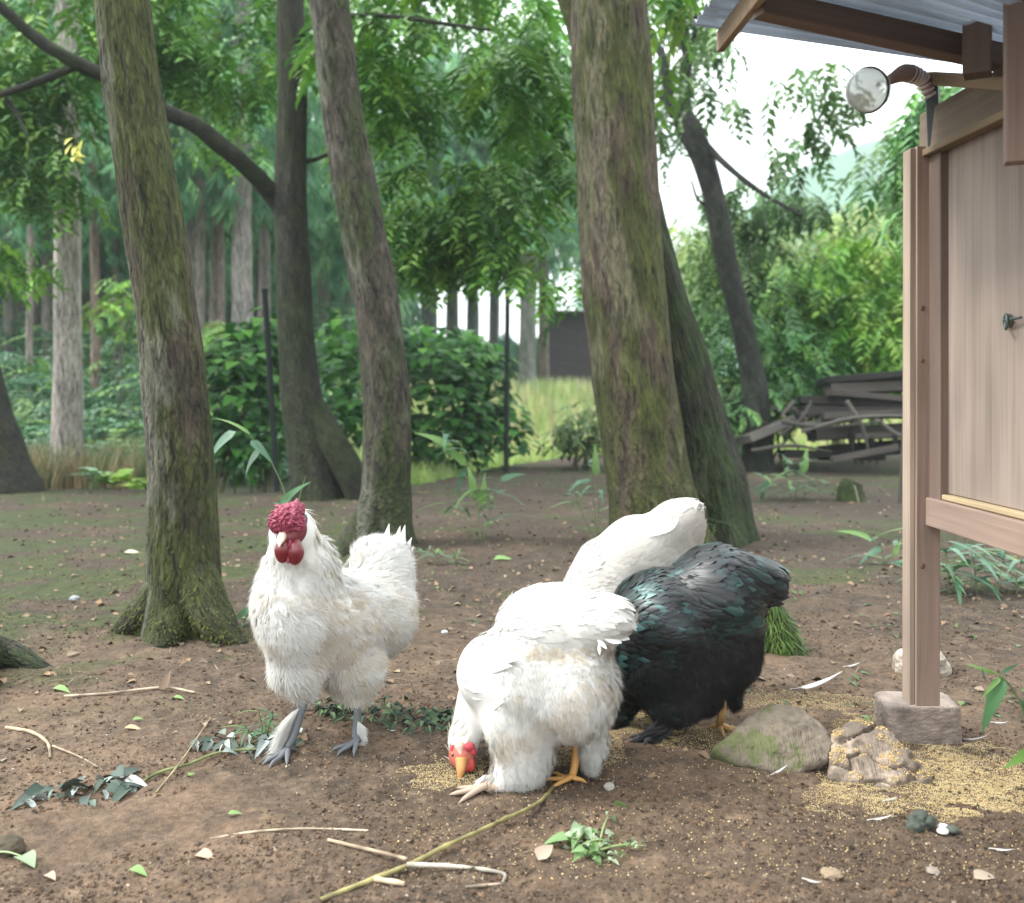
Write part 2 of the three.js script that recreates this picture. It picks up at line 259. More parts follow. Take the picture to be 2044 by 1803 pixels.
// ================================================================ the wooden coop at the right
const woodMap = (m) => Object.assign(m, { map: texWood, bumpMap: texWood, bumpScale: 0.0012 });
const mWood = woodMap(std([0.420, 0.298, 0.239], 0.82)), mWoodPale = woodMap(std([0.53, 0.415, 0.33], 0.8)), mWoodDark = woodMap(std([0.215, 0.15, 0.12], 0.85)), mWoodGrey = woodMap(std([0.41, 0.325, 0.275], 0.85)), mWoodOchre = woodMap(std([0.336, 0.235, 0.143], 0.85));
const mSteel = std([0.42, 0.44, 0.43], 0.45, { metalness: 0.8 }), mSteelDark = std([0.10, 0.13, 0.12], 0.5, { metalness: 0.6 });
{
  const wallX = (d) => 1.0102 + 0.036 * d, WN = V(-1, 0, -0.036).normalize();     // the side wall runs towards the viewer; WN is its outer face
  const W = (px, py, off = 0) => { const d = 1952.7 / (px - 1091.6); return P(px, py, d).addScaledVector(WN, off); };
  const S = (d, y, off = 0) => V(wallX(d), y, -d).addScaledVector(WN, off);
  const base = G(1845, 1470); const coop = thing('chicken_coop', 'wooden chicken coop on posts with a corrugated lean-to roof at the right', 'chicken coop', V(1.1, 0, -2.2));
  // corner post on its block
  const pt = P(1846, 296, 2.5), pb = P(1845, 1404, 2.5); pb.x = pt.x - 0.002; pb.z = pt.z;
  part(coop, 'corner_post', bar(pb, pt, 0.062, 0.052, V(0, 0, 1), 0.003, 1), mWood);
  part(coop, 'post_batten', bar(V(pb.x - 0.0385, pb.y + 0.001, pb.z - 0.004), V(pt.x - 0.0385, pt.y - 0.004, pt.z - 0.004), 0.014, 0.046, V(0, 0, 1), 0.002, 2), mWoodPale, 'pale sawn batten along the left edge of the post');
  for (const [py, s] of [[615, 0.006], [720, 0.005], [1130, 0.006]]) { const q = P(1842, py, 2.4725); const k = new THREE.SphereGeometry(s, 10, 8); k.scale(1, 1.3, 0.25); k.translate(q.x, q.y, q.z); part(coop, 'knot', k, std([0.13, 0.07, 0.045], 0.8)); }
  // frame of the wall
  const bot = 0.665, top = 1.535;
  part(coop, 'frame_stile', bar(S(2.44, bot - 0.065, 0.016), S(2.44, top, 0.016), 0.075, 0.035, WN, 0.003, 3), mWoodDark);
  part(coop, 'bottom_rail', bar(S(2.475, bot - 0.038, 0.020), S(0.9, bot - 0.038, 0.020), 0.072, 0.045, WN, 0.004, 4), mWood);
  part(coop, 'ledge_strip', bar(S(2.40, bot + 0.006, 0.014), S(0.9, bot + 0.006, 0.014), 0.013, 0.035, WN, 0.003, 5), woodMap(std([0.60, 0.46, 0.28], 0.85)), 'narrow ledge strip dusted with yellow meal');
  let d0 = 2.405, n = 0; for (const w of [0.36, 0.31, 0.33, 0.30]) { const d1 = d0 - w; const b = bar(S((d0 + d1) / 2, bot + 0.014, 0.004 + 0.0015 * (n % 2)), S((d0 + d1) / 2, top + 0.03, 0.004 + 0.0015 * (n % 2)), w * 1.0166 - 0.0025, 0.018, WN, 0.002, 7 + n * 3); part(coop, 'wall_board', b, mWoodGrey); d0 = d1; n++; }
  // sloping barge board along the top of the wall, with its lower bead
  const ta = W(1870, 268, 0.03), tb = W(2060, 170, 0.03), tdir = tb.clone().sub(ta).normalize(), ta2 = ta.clone().addScaledVector(tdir, -0.01), tb2 = tb.clone().addScaledVector(tdir, 0.9);
  part(coop, 'barge_board', bar(ta2, tb2, 0.105, 0.022, WN, 0.003, 9), woodMap(std([0.244, 0.181, 0.130], 0.85)));
  const down = V(0, -0.055, 0); part(coop, 'bead_strip', bar(ta2.clone().add(down).addScaledVector(WN, 0.006), tb2.clone().add(down).addScaledVector(WN, 0.006), 0.018, 0.03, WN, 0.003, 10), mWoodOchre);
  // near post coming down in front
  const na = P(2034, -260, 1.86), nb = P(2034, 326, 1.86); nb.x = na.x; nb.z = na.z;
  part(coop, 'hanging_post', bar(nb, na, 0.05, 0.04, V(-0.35, 0, 1), 0.003, 11), mWood);
  // inside: floor, far wall, outer wall so that the coop is a box
  part(coop, 'floor_board', new THREE.BoxGeometry(1.2, 0.03, 1.5).translate(1.68, bot - 0.06, -1.68), mWoodDark);
  part(coop, 'back_wall', bar(V(1.72, bot - 0.04, -2.47), V(1.72, top + 0.02, -2.47), 1.1, 0.02, V(0, 0, 1), 0.003, 14), mWoodGrey);
  part(coop, 'side_wall', bar(V(2.28, bot - 0.04, -1.68), V(2.28, top + 0.02, -1.68), 1.5, 0.02, V(1, 0, 0), 0.003, 15), mWoodGrey);
  for (const [x, z] of [[2.25, -2.45], [2.25, -0.95], [0.86, -0.95]]) part(coop, 'leg_post', bar(V(x, groundY(x, z) - 0.05, z), V(x, bot - 0.05, z), 0.07, 0.07, V(0, 0, 1), 0.004, x * 7), mWood);
  // latch, hinge plates
  { const q = W(2030, 640, 0.02); const latch = part(coop, 'latch', mergeGeometries([new THREE.CylinderGeometry(0.014, 0.015, 0.008, 20).rotateZ(Math.PI / 2).rotateY(-0.036).translate(q.x, q.y, q.z), new THREE.TorusGeometry(0.016, 0.003, 8, 24).rotateY(1.2).translate(q.x - 0.012, q.y - 0.004, q.z + 0.018), new THREE.CylinderGeometry(0.003, 0.003, 0.07, 10).rotateX(Math.PI / 2).translate(q.x - 0.012, q.y, q.z + 0.045)]), mSteelDark); 
    for (const py of [440, 820]) { const h = W(1894, py, 0.022); part(coop, 'hinge', new RoundedBoxGeometry(0.004, 0.085, 0.012, 2, 0.0015).rotateY(0.036).translate(h.x, h.y, h.z), mSteel); } }
  // roof: corrugated sheet with ribs running across, fascia, purlin and hanger
  const C1 = P(1440, 78, 2.35), C2 = P(2090, 170, 2.52), P1 = P(1507, -10, 2.0), P2 = P(2090, 120, 2.2);
  const ext = (a, b, k) => a.clone().lerp(b, k), far1 = C1, far2 = ext(C1, C2, 1.9), near1 = ext(C1, P1, 4.2), near2 = ext(far2, ext(P1, P2, 1.9), 4.2);
  const pos = [], idx = [], uv = [], nu = 40, nv = 260, un = new V3().crossVectors(far2.clone().sub(far1), near1.clone().sub(far1)).normalize(); if (un.y < 0) un.negate();
  for (let lay = 0; lay < 2; lay++) for (let j = 0; j <= nv; j++) for (let i = 0; i <= nu; i++) {
    const u = -0.045 + 1.045 * i / nu, v = j / nv, p = ext(ext(far1, far2, u), ext(near1, near2, u), v).addScaledVector(un, 0.022 + 0.008 * Math.sin(v * TAU * 23) + lay * 0.0022); pos.push(p.x, p.y, p.z); uv.push(u * 1.6, v * 1.4);
  }
  const row = nu + 1, lay1 = row * (nv + 1);
  for (let j = 0; j < nv; j++) for (let i = 0; i < nu; i++) { const a = j * row + i, b = a + row; idx.push(a, b, a + 1, a + 1, b, b + 1, lay1 + a, lay1 + a + 1, lay1 + b, lay1 + a + 1, lay1 + b + 1, lay1 + b); }
  for (let j = 0; j < nv; j++) { const a = j * row, b = a + row; idx.push(a, lay1 + a, b, b, lay1 + a, lay1 + b); const e = a + nu, f = b + nu; idx.push(e, f, lay1 + e, f, lay1 + f, lay1 + e); }
  for (let i = 0; i < nu; i++) { idx.push(i, i + 1, lay1 + i, i + 1, lay1 + i + 1, lay1 + i); }
  const roof = part(coop, 'roof_sheet', geoFrom(pos, idx, uv), new THREE.MeshPhysicalMaterial({ color: RGB(0.60, 0.66, 0.74), roughness: 0.5, transmission: 0.66, thickness: 0, side: THREE.DoubleSide, map: rep(texWood, 1, 1), specularIntensity: 0.6 }));
  const fd = P1.clone().sub(C1).normalize(), dn = (p, k) => p.clone().addScaledVector(un, k);
  part(coop, 'fascia_board', bar(dn(C1.clone().addScaledVector(fd, -0.012), -0.004), dn(C1.clone().addScaledVector(fd, 1.55), -0.004), 0.05, 0.018, V(-1, 0, -0.3), 0.003, 16), mWoodOchre);
  part(coop, 'purlin', bar(dn(P1.clone().addScaledVector(V(1, 0, 0), 0.01), -0.018), dn(ext(P1, P2, 1.8), -0.018), 0.05, 0.045, V(0, 0, 1), 0.003, 17), mWoodDark);
  part(coop, 'purlin', bar(dn(ext(C1, near1, 0.72), -0.018), dn(ext(far2, near2, 0.72), -0.018), 0.05, 0.045, V(0, 0, 1), 0.003, 18), mWoodDark);
  { const a = P(1951, 46, 2.07), b = P(1951, 152, 2.07); b.x = a.x; part(coop, 'hanger', bar(b, a, 0.055, 0.05, V(-0.55, 0, 1), 0.003, 19), mWoodDark); }
  { const a = P(1856, 156, 2.42), b = P(2030, 168, 2.02); part(coop, 'bearer', bar(a, b, 0.022, 0.03, V(0, 0, 1), 0.003, 20), mWoodOchre); }
  // metal upright that carries the lamp
  { const a = P(1866, 305, 2.46), b = P(1860, 160, 2.42); part(coop, 'bracket_post', bar(a, b, 0.03, 0.03, V(-0.6, 0, 1), 0.004, 21), std([0.085, 0.11, 0.115], 0.6, { metalness: 0.3 })); }

  // the flood lamp under the eave
  const lb = P(1733, 180, 2.36), lamp = thing('flood_lamp', 'round silvered bulb lamp under the eave beside the post', 'lamp', lb), R = M(43, 2.36);
  const ax = V(0.72, 0.25, -0.6).normalize(), lq = basisQ(ax, V(0, 1, 0)), lm = xform(lb, lq, 1);
  const bulbPts = []; for (let i = 0; i <= 20; i++) { const t = i / 20 * Math.PI * 0.86; bulbPts.push(new THREE.Vector2(Math.sin(t) * R, -Math.cos(t) * R)); } bulbPts.push(new THREE.Vector2(R * 0.3, R * 1.25), new THREE.Vector2(R * 0.27, R * 1.5));
  part(lamp, 'bulb', new THREE.LatheGeometry(bulbPts, 40).rotateX(Math.PI / 2).applyMatrix4(lm), new THREE.MeshPhysicalMaterial({ color: RGB(0.78, 0.79, 0.77), roughness: 0.22, transmission: 0.6, thickness: 0, side: THREE.DoubleSide, bumpMap: rep(texSoilB, 3, 3), bumpScale: 0.001 }));
  part(lamp, 'rim', new THREE.TorusGeometry(R * 1.0, 0.0028, 10, 48).applyMatrix4(lm), std([0.11, 0.09, 0.08], 0.6));
  const so = P(1805, 146, 2.37), s1 = P(1840, 158, 2.40), s2 = P(1856, 190, 2.41);
  part(lamp, 'socket', taper([lb.clone().lerp(so, 0.6), so, P(1822, 148, 2.385)], [M(10, 2.4), M(17, 2.4), M(17, 2.4)], { n: 10, seg: 20 }), std([0.26, 0.17, 0.14], 0.6));
  const path = new THREE.CatmullRomCurve3([P(1816, 147, 2.38), s1, s2]);
  for (let i = 0; i < 8; i++) { const p = path.getPoint(i / 7), t = path.getTangent(i / 7); part(lamp, 'coil', new THREE.TorusGeometry(M(16 - i * 0.8, 2.4), M(2.6, 2.4), 8, 24).applyMatrix4(xform(p, basisQ(t, V(0, 1, 0.1)), 1)), std([0.66, 0.56, 0.56], 0.5)); }
  part(lamp, 'hose', taper([P(1816, 147, 2.38), s1, s2], [M(14, 2.4), M(13, 2.4), M(9, 2.4)], { n: 12, seg: 14 }), std([0.34, 0.28, 0.29], 0.7));

  // the block under the post, stones
  const mStone = (c, b = 0.003) => new THREE.MeshStandardMaterial({ vertexColors: true, roughness: 0.95, bumpMap: rep(texSoilB, 1, 1), bumpScale: b, color: RGB(...c) });
  function rock(name, label, centre, r, o = {}) {
    const g0 = new THREE.IcosahedronGeometry(1, o.detail ?? 26), q = g0.attributes.position, pos = [], col = [], uv = [], sd = o.seed ?? 1;
    for (let i = 0; i < q.count; i++) {
      const n = V(q.getX(i), q.getY(i), q.getZ(i)), sq = o.square ?? 2; const k = Math.pow(Math.abs(n.x) ** sq + Math.abs(n.y) ** sq + Math.abs(n.z) ** sq, -1 / sq);
      const dsp = 1 + (o.rough ?? 0.1) * (fbm(n.x * 1.7 + sd, n.y * 1.7, n.z * 1.7, 3) * 1.6) + 0.05 * fbm(n.x * 7 + sd, n.y * 7, n.z * 7, 3); const p = n.clone().multiplyScalar(k * dsp);
      if (o.crack) { const a = Math.abs(N3(p.x * 1.6 + sd, p.z * 1.6, 0.4) + 0.35 * N3(p.x * 4, p.z * 4, 3)); p.y -= (1 - smooth(0, 0.09, a)) * 0.28 * smooth(-0.2, 0.4, n.y); }
      p.set(p.x * r[0], p.y * r[1], p.z * r[2]); if (o.rot) p.applyEuler(new THREE.Euler(...o.rot)); pos.push(centre.x + p.x, centre.y + p.y, centre.z + p.z);
      const m = fbm(p.x * 22 + sd, p.y * 22, p.z * 22, 4), b = 0.85 + 0.75 * m, gmos = o.moss ? smooth(-0.1, 0.35, -n.x * 0.6 + 0.3 * n.z - 0.14 + 1.5 * m) * o.moss : 0; col.push(lerp(b, 0.42 + m, gmos), lerp(b, 0.62 + m, gmos), lerp(b, 0.26 + m * 0.5, gmos)); uv.push(p.x * 6, (p.z + p.y) * 6);
    }
    const g = geoFrom(pos, [...Array(q.count).keys()], uv, col); const gm = mergeV(g); return solo(name, label, o.cat ?? 'stone', gm, mStone(o.color ?? [0.3, 0.25, 0.2], o.bump), V(centre.x, centre.y - r[1] * 0.7, centre.z));
  }
  const gs = (px, py, up) => G(px, py, up);
  { const c = gs(1846, 1478, 0.055); rock('concrete_block', 'rough grey concrete block under the wooden corner post', V(c.x, c.y - 0.008, c.z - 0.05), [0.098, 0.06, 0.07], { square: 12, rough: 0.02, color: [0.34, 0.275, 0.235], seed: 3, cat: 'block', rot: [0, -0.12, 0.02], detail: 34, bump: 0.004 }); }
  // a broken slab: an outline seen in the photograph, laid on a tilted plane and given thickness
  function slab(name, label, poly, yTop, yBot, dTop, dBot, thick, o) {
    const A = P(0, yTop, dTop), B = P(0, yBot, dBot), up = V(0, A.y - B.y, A.z - B.z).normalize(), nrm = V(1, 0, 0).cross(up).normalize(), cx = poly.reduce((s, q) => s + q[0], 0) / poly.length, O = P(cx, (yTop + yBot) / 2, (dTop + dBot) / 2);
    const pts = poly.map(([x, y]) => { const t = (y - yTop) / (yBot - yTop), q = P(x, y, lerp(dTop, dBot, t)).sub(O); return [q.x, q.dot(up)]; });
    const sd2 = (x, y) => { let d = 1e9, s = 1; for (let i = 0, j = pts.length - 1; i < pts.length; j = i++) { const [ax, ay] = pts[i], [bx, by] = pts[j], ex = bx - ax, ey = by - ay, wx = x - ax, wy = y - ay, t = clamp((wx * ex + wy * ey) / (ex * ex + ey * ey), 0, 1); d = Math.min(d, Math.hypot(wx - ex * t, wy - ey * t)); const c1 = y >= ay, c2 = y < by, c3 = ex * wy > ey * wx; if ((c1 && c2 && c3) || (!c1 && !c2 && !c3)) s = -s; } return s * d; };
    const f = (X, Y, Z) => { const q = V(X, Y, Z).sub(O), u = q.x, v = q.dot(up), h = q.dot(nrm); let e = sd2(u, v) + 0.013 * fbm(u * 22 + o.seed, v * 22, h * 22, 4); let top = h - 0.015 * fbm(u * 14 + o.seed, v * 14, 2, 4) - 0.006 * fbm(u * 55, v * 55 + o.seed, 4, 3) - (o.dome ?? 0.02) * smooth(0, -0.09, e); const bot = -h - thick; if (o.crack) { const k = Math.abs(N3(u * 11 + o.seed, v * 11, 0.4) + 0.3 * N3(u * 30, v * 30, 3)); top += 0.018 * (1 - smooth(0, 0.12, k)); } const m = Math.max(top, bot), k = 0.02, hh = Math.max(k - Math.abs(e - m), 0) / k; return Math.max(e, m) + hh * hh * k * 0.25; };
    const g = nets(f, O.clone().add(V(-0.24, -0.2, -0.26)), O.clone().add(V(0.24, 0.2, 0.26)), 0.0055), p = g.attributes.position, n = g.attributes.normal, col = [], uv = [];
    for (let i = 0; i < p.count; i++) { const X = p.getX(i), Y = p.getY(i), Z = p.getZ(i), m = fbm(X * 16 + o.seed, Y * 16, Z * 16, 4), m2 = fbm(X * 60, Y * 60, Z * 60, 3), b = 0.95 + 0.8 * m + 0.6 * m2, u = X - O.x; const gm = (o.moss ?? 0) * smooth(-0.02, 0.28, -u * 2.2 + 1.2 * m + 0.05 + 0.6 * m2); const pl = smooth(0.12, 0.3, m + 0.6 * m2) * 0.5; col.push(lerp(b + pl, 0.40, gm), lerp(b + pl, 0.60, gm), lerp(b + pl, 0.24, gm)); uv.push(X * 7, (Z + Y) * 7); }
    g.setAttribute('color', new THREE.Float32BufferAttribute(col, 3)); g.setAttribute('uv', new THREE.Float32BufferAttribute(uv, 2)); return solo(name, label, 'stone', g, mStone(o.color, 0.005), V(O.x, groundY(O.x, O.z), O.z));
  }
  slab('flat_stone', 'large mossy slab stone tilted beside the black hen', [[1422, 1492], [1452, 1462], [1498, 1425], [1538, 1397], [1592, 1402], [1640, 1432], [1668, 1482], [1656, 1512], [1602, 1540], [1560, 1546], [1500, 1530], [1446, 1510]], 1397, 1546, 2.51, 2.34, 0.05, { seed: 8, color: [0.215, 0.175, 0.135], moss: 0.85, dome: 0.016 });
  slab('flat_stone', 'pale cracked flat stone strewn with yellow meal before the block', [[1658, 1505], [1664, 1452], [1700, 1432], [1742, 1432], [1776, 1450], [1802, 1482], [1846, 1508], [1864, 1545], [1838, 1564], [1790, 1570], [1782, 1584], [1742, 1566], [1690, 1558], [1656, 1540]], 1432, 1582, 2.46, 2.27, 0.04, { seed: 5, color: [0.235, 0.185, 0.145], crack: true, dome: 0.012 });
  rock('boulder', 'pale rounded stone half hidden behind the wooden post', gs(1838, 1340, 0.02), [0.088, 0.062, 0.07], { seed: 12, rough: 0.12, color: [0.45, 0.39, 0.32], square: 2.6 });

}

// ================================================================ the yard's own trees
const mBark = new THREE.MeshStandardMaterial({ vertexColors: true, roughness: 0.97, map: texBark, bumpMap: texBarkB, bumpScale: 0.022 });
const barkDisp = (amp, fu, fy, sd) => (x, y, z, nx, ny, nz, t, r) => {
  const a = Math.atan2(nz, nx), w = 0.6 * N3(Math.cos(a) * 2 + sd, y * 1.4, Math.sin(a) * 2), u = fu;
  const f = N3(Math.cos(a) * u + w + sd, y * fy, Math.sin(a) * u + w), g = N3(Math.cos(a) * u * 2.3 + sd, y * fy * 2.2, Math.sin(a) * u * 2.3), lump = fbm(Math.cos(a) * 0.9 + sd, y * 0.9, Math.sin(a) * 0.9, 2);
  return amp * (Math.abs(f) * 2.2 - 0.5 + 0.6 * g) + r * 0.16 * lump;
};
function barkPaint(base, o = {}) {
  const mossC = o.moss ?? [0.10, 0.115, 0.03], pale = o.pale ?? [0.42, 0.40, 0.34], sd = o.seed ?? 0;
  return (x, y, z, nx, ny, nz) => {
    const n = fbm(x * 5 + sd, y * 1.6, z * 5, 4), n2 = fbm(x * 15, y * 5 + sd, z * 15, 3), n3 = N3(x * 38 + sd, y * 10, z * 38), k = Math.max(0.3, 1.1 + 1.25 * n2 + 0.4 * n + 0.22 * n3); let c = [base[0] * k, base[1] * k, base[2] * k];
    const mm = smooth(-0.12, 0.26, n + 0.35 * n2 + 0.5 * fbm(x * 3, y * 0.7 + sd, z * 3, 3) + (o.mossLow ?? 0) * smooth(o.lowTop ?? 1.4, 0, y) + (o.mossBias ?? 0) + 0.16 * (-nx * 0.4 + nz * 0.5)) * (o.mossMax ?? 0.8);
    c = [lerp(c[0], mossC[0] * (1 + n2), mm), lerp(c[1], mossC[1] * (1 + n2), mm), lerp(c[2], mossC[2] * (1 + n2), mm)];
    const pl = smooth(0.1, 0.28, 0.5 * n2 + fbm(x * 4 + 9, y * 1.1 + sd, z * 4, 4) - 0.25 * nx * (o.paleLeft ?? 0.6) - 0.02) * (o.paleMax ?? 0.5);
    return [lerp(c[0], pale[0], pl), lerp(c[1], pale[1], pl), lerp(c[2], pale[2], pl)];
  };
}
// trunk from photograph rows: [px centre, py, width px], d ahead, continued above the frame
function trunk(rows, d, o = {}) {
  const dd = (i) => Array.isArray(d) ? d[i] : d, pts = rows.map((r, i) => P(r[0], r[1], dd(i))), rad = rows.map((r, i) => M(r[2] / 2, dd(i)) * (o.fat ?? 1));
  pts.reverse(); rad.reverse(); if (!o.noFoot) { const b = pts[0]; b.y = groundY(b.x, b.z) - 0.06; if (o.deep) { const q = pts[1].clone().sub(b).normalize(); pts.unshift(b.clone().addScaledVector(q, -o.deep)); rad.unshift(rad[0] * 1.05); } }
  const foot = o.flare ?? 0, paint = o.paint, disp0 = o.disp;
  return taper(pts, rad, { n: o.n ?? 200, seg: o.seg ?? 64, paint, uvU: 0.35, uvV: 0.5, disp: (x, y, z, nx, ny, nz, t, r) => {
    const dr = disp0 ? disp0(x, y, z, nx, ny, nz, t, r) : 0; if (!foot) return dr;
    const h = Math.max(0, y - pts[0].y), a = Math.atan2(nz, nx), lobes = 0.55 + 0.45 * Math.cos(a * (o.lobes ?? 5) + (o.lobeAt ?? 0)) + 0.3 * N3(Math.cos(a) * 2, 0, Math.sin(a) * 2 + (o.seed ?? 0)); return dr + foot * r * Math.exp(-h / (o.flareH ?? 0.14)) * Math.max(0.1, lobes);
  } });
}
function boughs(parent, list, mat, paint) { for (const [pts, r0, r1] of list) part(parent, 'branch', taper(pts, [r0, (r0 + r1) / 2, r1], { n: 28, seg: 12, paint, uvU: 0.2, uvV: 0.4, disp: (x, y, z) => r0 * 0.12 * fbm(x * 9, y * 9, z * 9, 2) }), mat); }

const treeA = thing('mossy_tree', 'leaning mossy tree left of the white rooster with lichen and exposed roots', 'tree', onGround(P(365, 1262, 3.72).x, -3.72));
part(treeA, 'trunk', trunk([[205, -520, 92], [235, -150, 98], [243, 0, 104], [268, 200, 112], [300, 400, 116], [330, 596, 115], [352, 796, 126], [361, 963, 128], [365, 1140, 138], [366, 1262, 150]], 3.72, { n: 560, seg: 150, disp: barkDisp(0.007, 3.6, 1.6, 2), paint: barkPaint([0.0748, 0.0595, 0.0399], { seed: 2, pale: [0.1740, 0.1696, 0.1392], moss: [0.047, 0.064, 0.009], mossBias: 0.16, mossLow: 0.12, paleLeft: 1.1, paleMax: 0.55 }), flare: 0.5, flareH: 0.1, lobes: 3, lobeAt: 0.6, seed: 4 }), mBark);
for (const [a, b, c, r] of [[[345, 1150], [285, 1225], [225, 1268], 40], [[385, 1150], [432, 1240], [486, 1302], 46], [[350, 1190], [335, 1265], [318, 1306], 40]]) {
  const q = G(c[0], c[1], -0.015), m = P(b[0], b[1], lerp(3.66, -q.z, 0.5)), s = P(a[0], a[1], 3.68);
  part(treeA, 'root', taper([s, m, q], [M(r, 3.7), M(r * 0.8, 3.7), M(r * 0.28, 3.7)], { n: 40, seg: 26, disp: barkDisp(0.004, 3, 6, 5), paint: barkPaint([0.0765, 0.0595, 0.0467], { seed: 6, mossBias: 0.2, mossMax: 0.9, moss: [0.0522, 0.0653, 0.0139], paleMax: 0.1 }), uvU: 0.2, uvV: 0.3 }), mBark, 'mossy root');
}
boughs(treeA, [[[P(205, -520, 3.72), P(120, -900, 4.2), P(-60, -1300, 4.8)], 0.085, 0.03], [[P(215, -480, 3.72), P(420, -900, 3.4), P(700, -1200, 3.1)], 0.075, 0.025]], mBark, barkPaint([0.1190, 0.1020, 0.0850], { seed: 3 }));

const dB = 9.0, treeB = thing('forked_tree', 'slender dark tree with one long bough reaching left behind the mossy tree', 'tree', onGround(P(650, 980, dB).x, -dB));
const paintB = barkPaint([0.0357, 0.0323, 0.0247], { seed: 7, pale: [0.0957, 0.0957, 0.0740], moss: [0.0261, 0.0383, 0.0087], mossLow: 0.25, lowTop: 1.2, mossMax: 0.7, paleMax: 0.12 });
part(treeB, 'trunk', trunk([[560, -700, 40], [572, -300, 46], [580, 0, 52], [583, 200, 58], [580, 400, 66], [585, 550, 66], [592, 700, 72], [606, 820, 80], [624, 900, 92], [638, 985, 104]], dB, { n: 260, seg: 56, disp: barkDisp(0.008, 3.2, 1.3, 7), paint: paintB, flare: 0.25, flareH: 0.2, seed: 8 }), mBark);
part(treeB, 'bough', taper([P(574, 430, dB), P(548, 395, dB), P(505, 345, dB - 0.2), P(440, 290, dB - 0.4), P(390, 250, dB - 0.5), P(330, 222, dB - 0.6), P(255, 172, dB - 0.8), P(160, 130, dB - 1), P(70, 75, dB - 1.1), P(0, 12, dB - 1.2), P(-80, -60, dB - 1.3)], [M(24, dB), M(19, dB), M(17, dB), M(17, dB), M(15, dB), M(13, dB), M(13, dB), M(11, dB), M(9, dB), M(7, dB)], { n: 90, seg: 18, paint: paintB, uvU: 0.2, uvV: 0.4, disp: (x, y, z) => 0.012 * fbm(x * 6, y * 6, z * 6, 3) }), mBark);
boughs(treeB, [[[P(150, 132, dB - 1), P(70, 165, dB - 1.1), P(-20, 196, dB - 1.2)], M(9, 8), M(6, 8)], [[P(12, 196, dB - 1.1), P(35, 230, dB - 1.1), P(60, 290, dB - 1.2)], M(5, 8), M(2, 8)], [[P(600, 62, dB), P(618, 95, dB - 0.2), P(640, 130, dB - 0.4)], M(8, 9), M(4, 9)], [[P(610, 322, dB), P(630, 318, dB + 0.2), P(700, 290, dB + 0.5)], M(6, 9), M(3, 9)], [[P(572, -300, dB), P(700, -560, dB), P(900, -700, dB - 0.6)], 0.1, 0.03], [[P(565, -400, dB), P(420, -640, dB - 0.5), P(200, -800, dB - 1)], 0.1, 0.03], [[P(590, 70, dB), P(720, 30, dB - 1), P(980, 60, dB - 1.6)], 0.03, 0.012]], mBark, paintB);
{ part(treeB, 'root', taper([P(622, 800, dB), P(660, 880, dB - 0.1), P(698, 945, dB - 0.15), P(712, 1000, dB - 0.2)], [M(22, dB), M(32, dB), M(30, dB), M(18, dB)], { n: 40, seg: 30, disp: barkDisp(0.008, 3, 3, 77), paint: barkPaint([0.0425, 0.0382, 0.0298], { seed: 77, mossBias: 0.25, mossMax: 0.95, moss: [0.0296, 0.0383, 0.0113], paleMax: 0 }) }), mBark, 'mossy swollen root'); }

const dC = 6.1, treeC = thing('curved_tree', 'grey barked tree curving to the left above the rooster tail', 'tree', onGround(P(765, 1088, dC).x, -dC));
const paintC = barkPaint([0.0723, 0.0612, 0.0450], { seed: 13, pale: [0.1610, 0.1566, 0.1305], moss: [0.036, 0.056, 0.009], mossLow: 0.34, lowTop: 1.1, mossBias: 0.0, paleMax: 0.55, paleLeft: 0.7 });
part(treeC, 'trunk', trunk([[600, -600, 60], [640, -220, 68], [657, 0, 76], [680, 200, 82], [712, 400, 86], [750, 596, 90], [771, 800, 92], [771, 960, 98], [766, 1040, 108], [758, 1092, 124]], dC, { n: 480, seg: 120, disp: barkDisp(0.0075, 3.4, 1.5, 13), paint: paintC, flare: 0.5, flareH: 0.16, lobes: 4, lobeAt: 2.6, seed: 14 }), mBark);
{ const q = G(655, 1122, -0.02), s = P(750, 1020, dC - 0.02), m = P(700, 1080, dC - 0.12); part(treeC, 'root', taper([s, m, q], [M(32, dC), M(24, dC), M(9, dC)], { n: 36, seg: 22, disp: barkDisp(0.004, 3, 5, 9), paint: barkPaint([0.1275, 0.1062, 0.0850], { seed: 9, mossBias: 0.3, mossMax: 1, moss: [0.0435, 0.0609, 0.0122], paleMax: 0.05 }) }), mBark, 'mossy root'); }
boughs(treeC, [[[P(620, -400, dC), P(760, -700, dC + 0.4), P(1000, -800, dC + 0.8)], 0.075, 0.025], [[P(612, -500, dC), P(450, -800, dC - 0.4), P(250, -900, dC - 1)], 0.07, 0.025]], mBark, paintC);

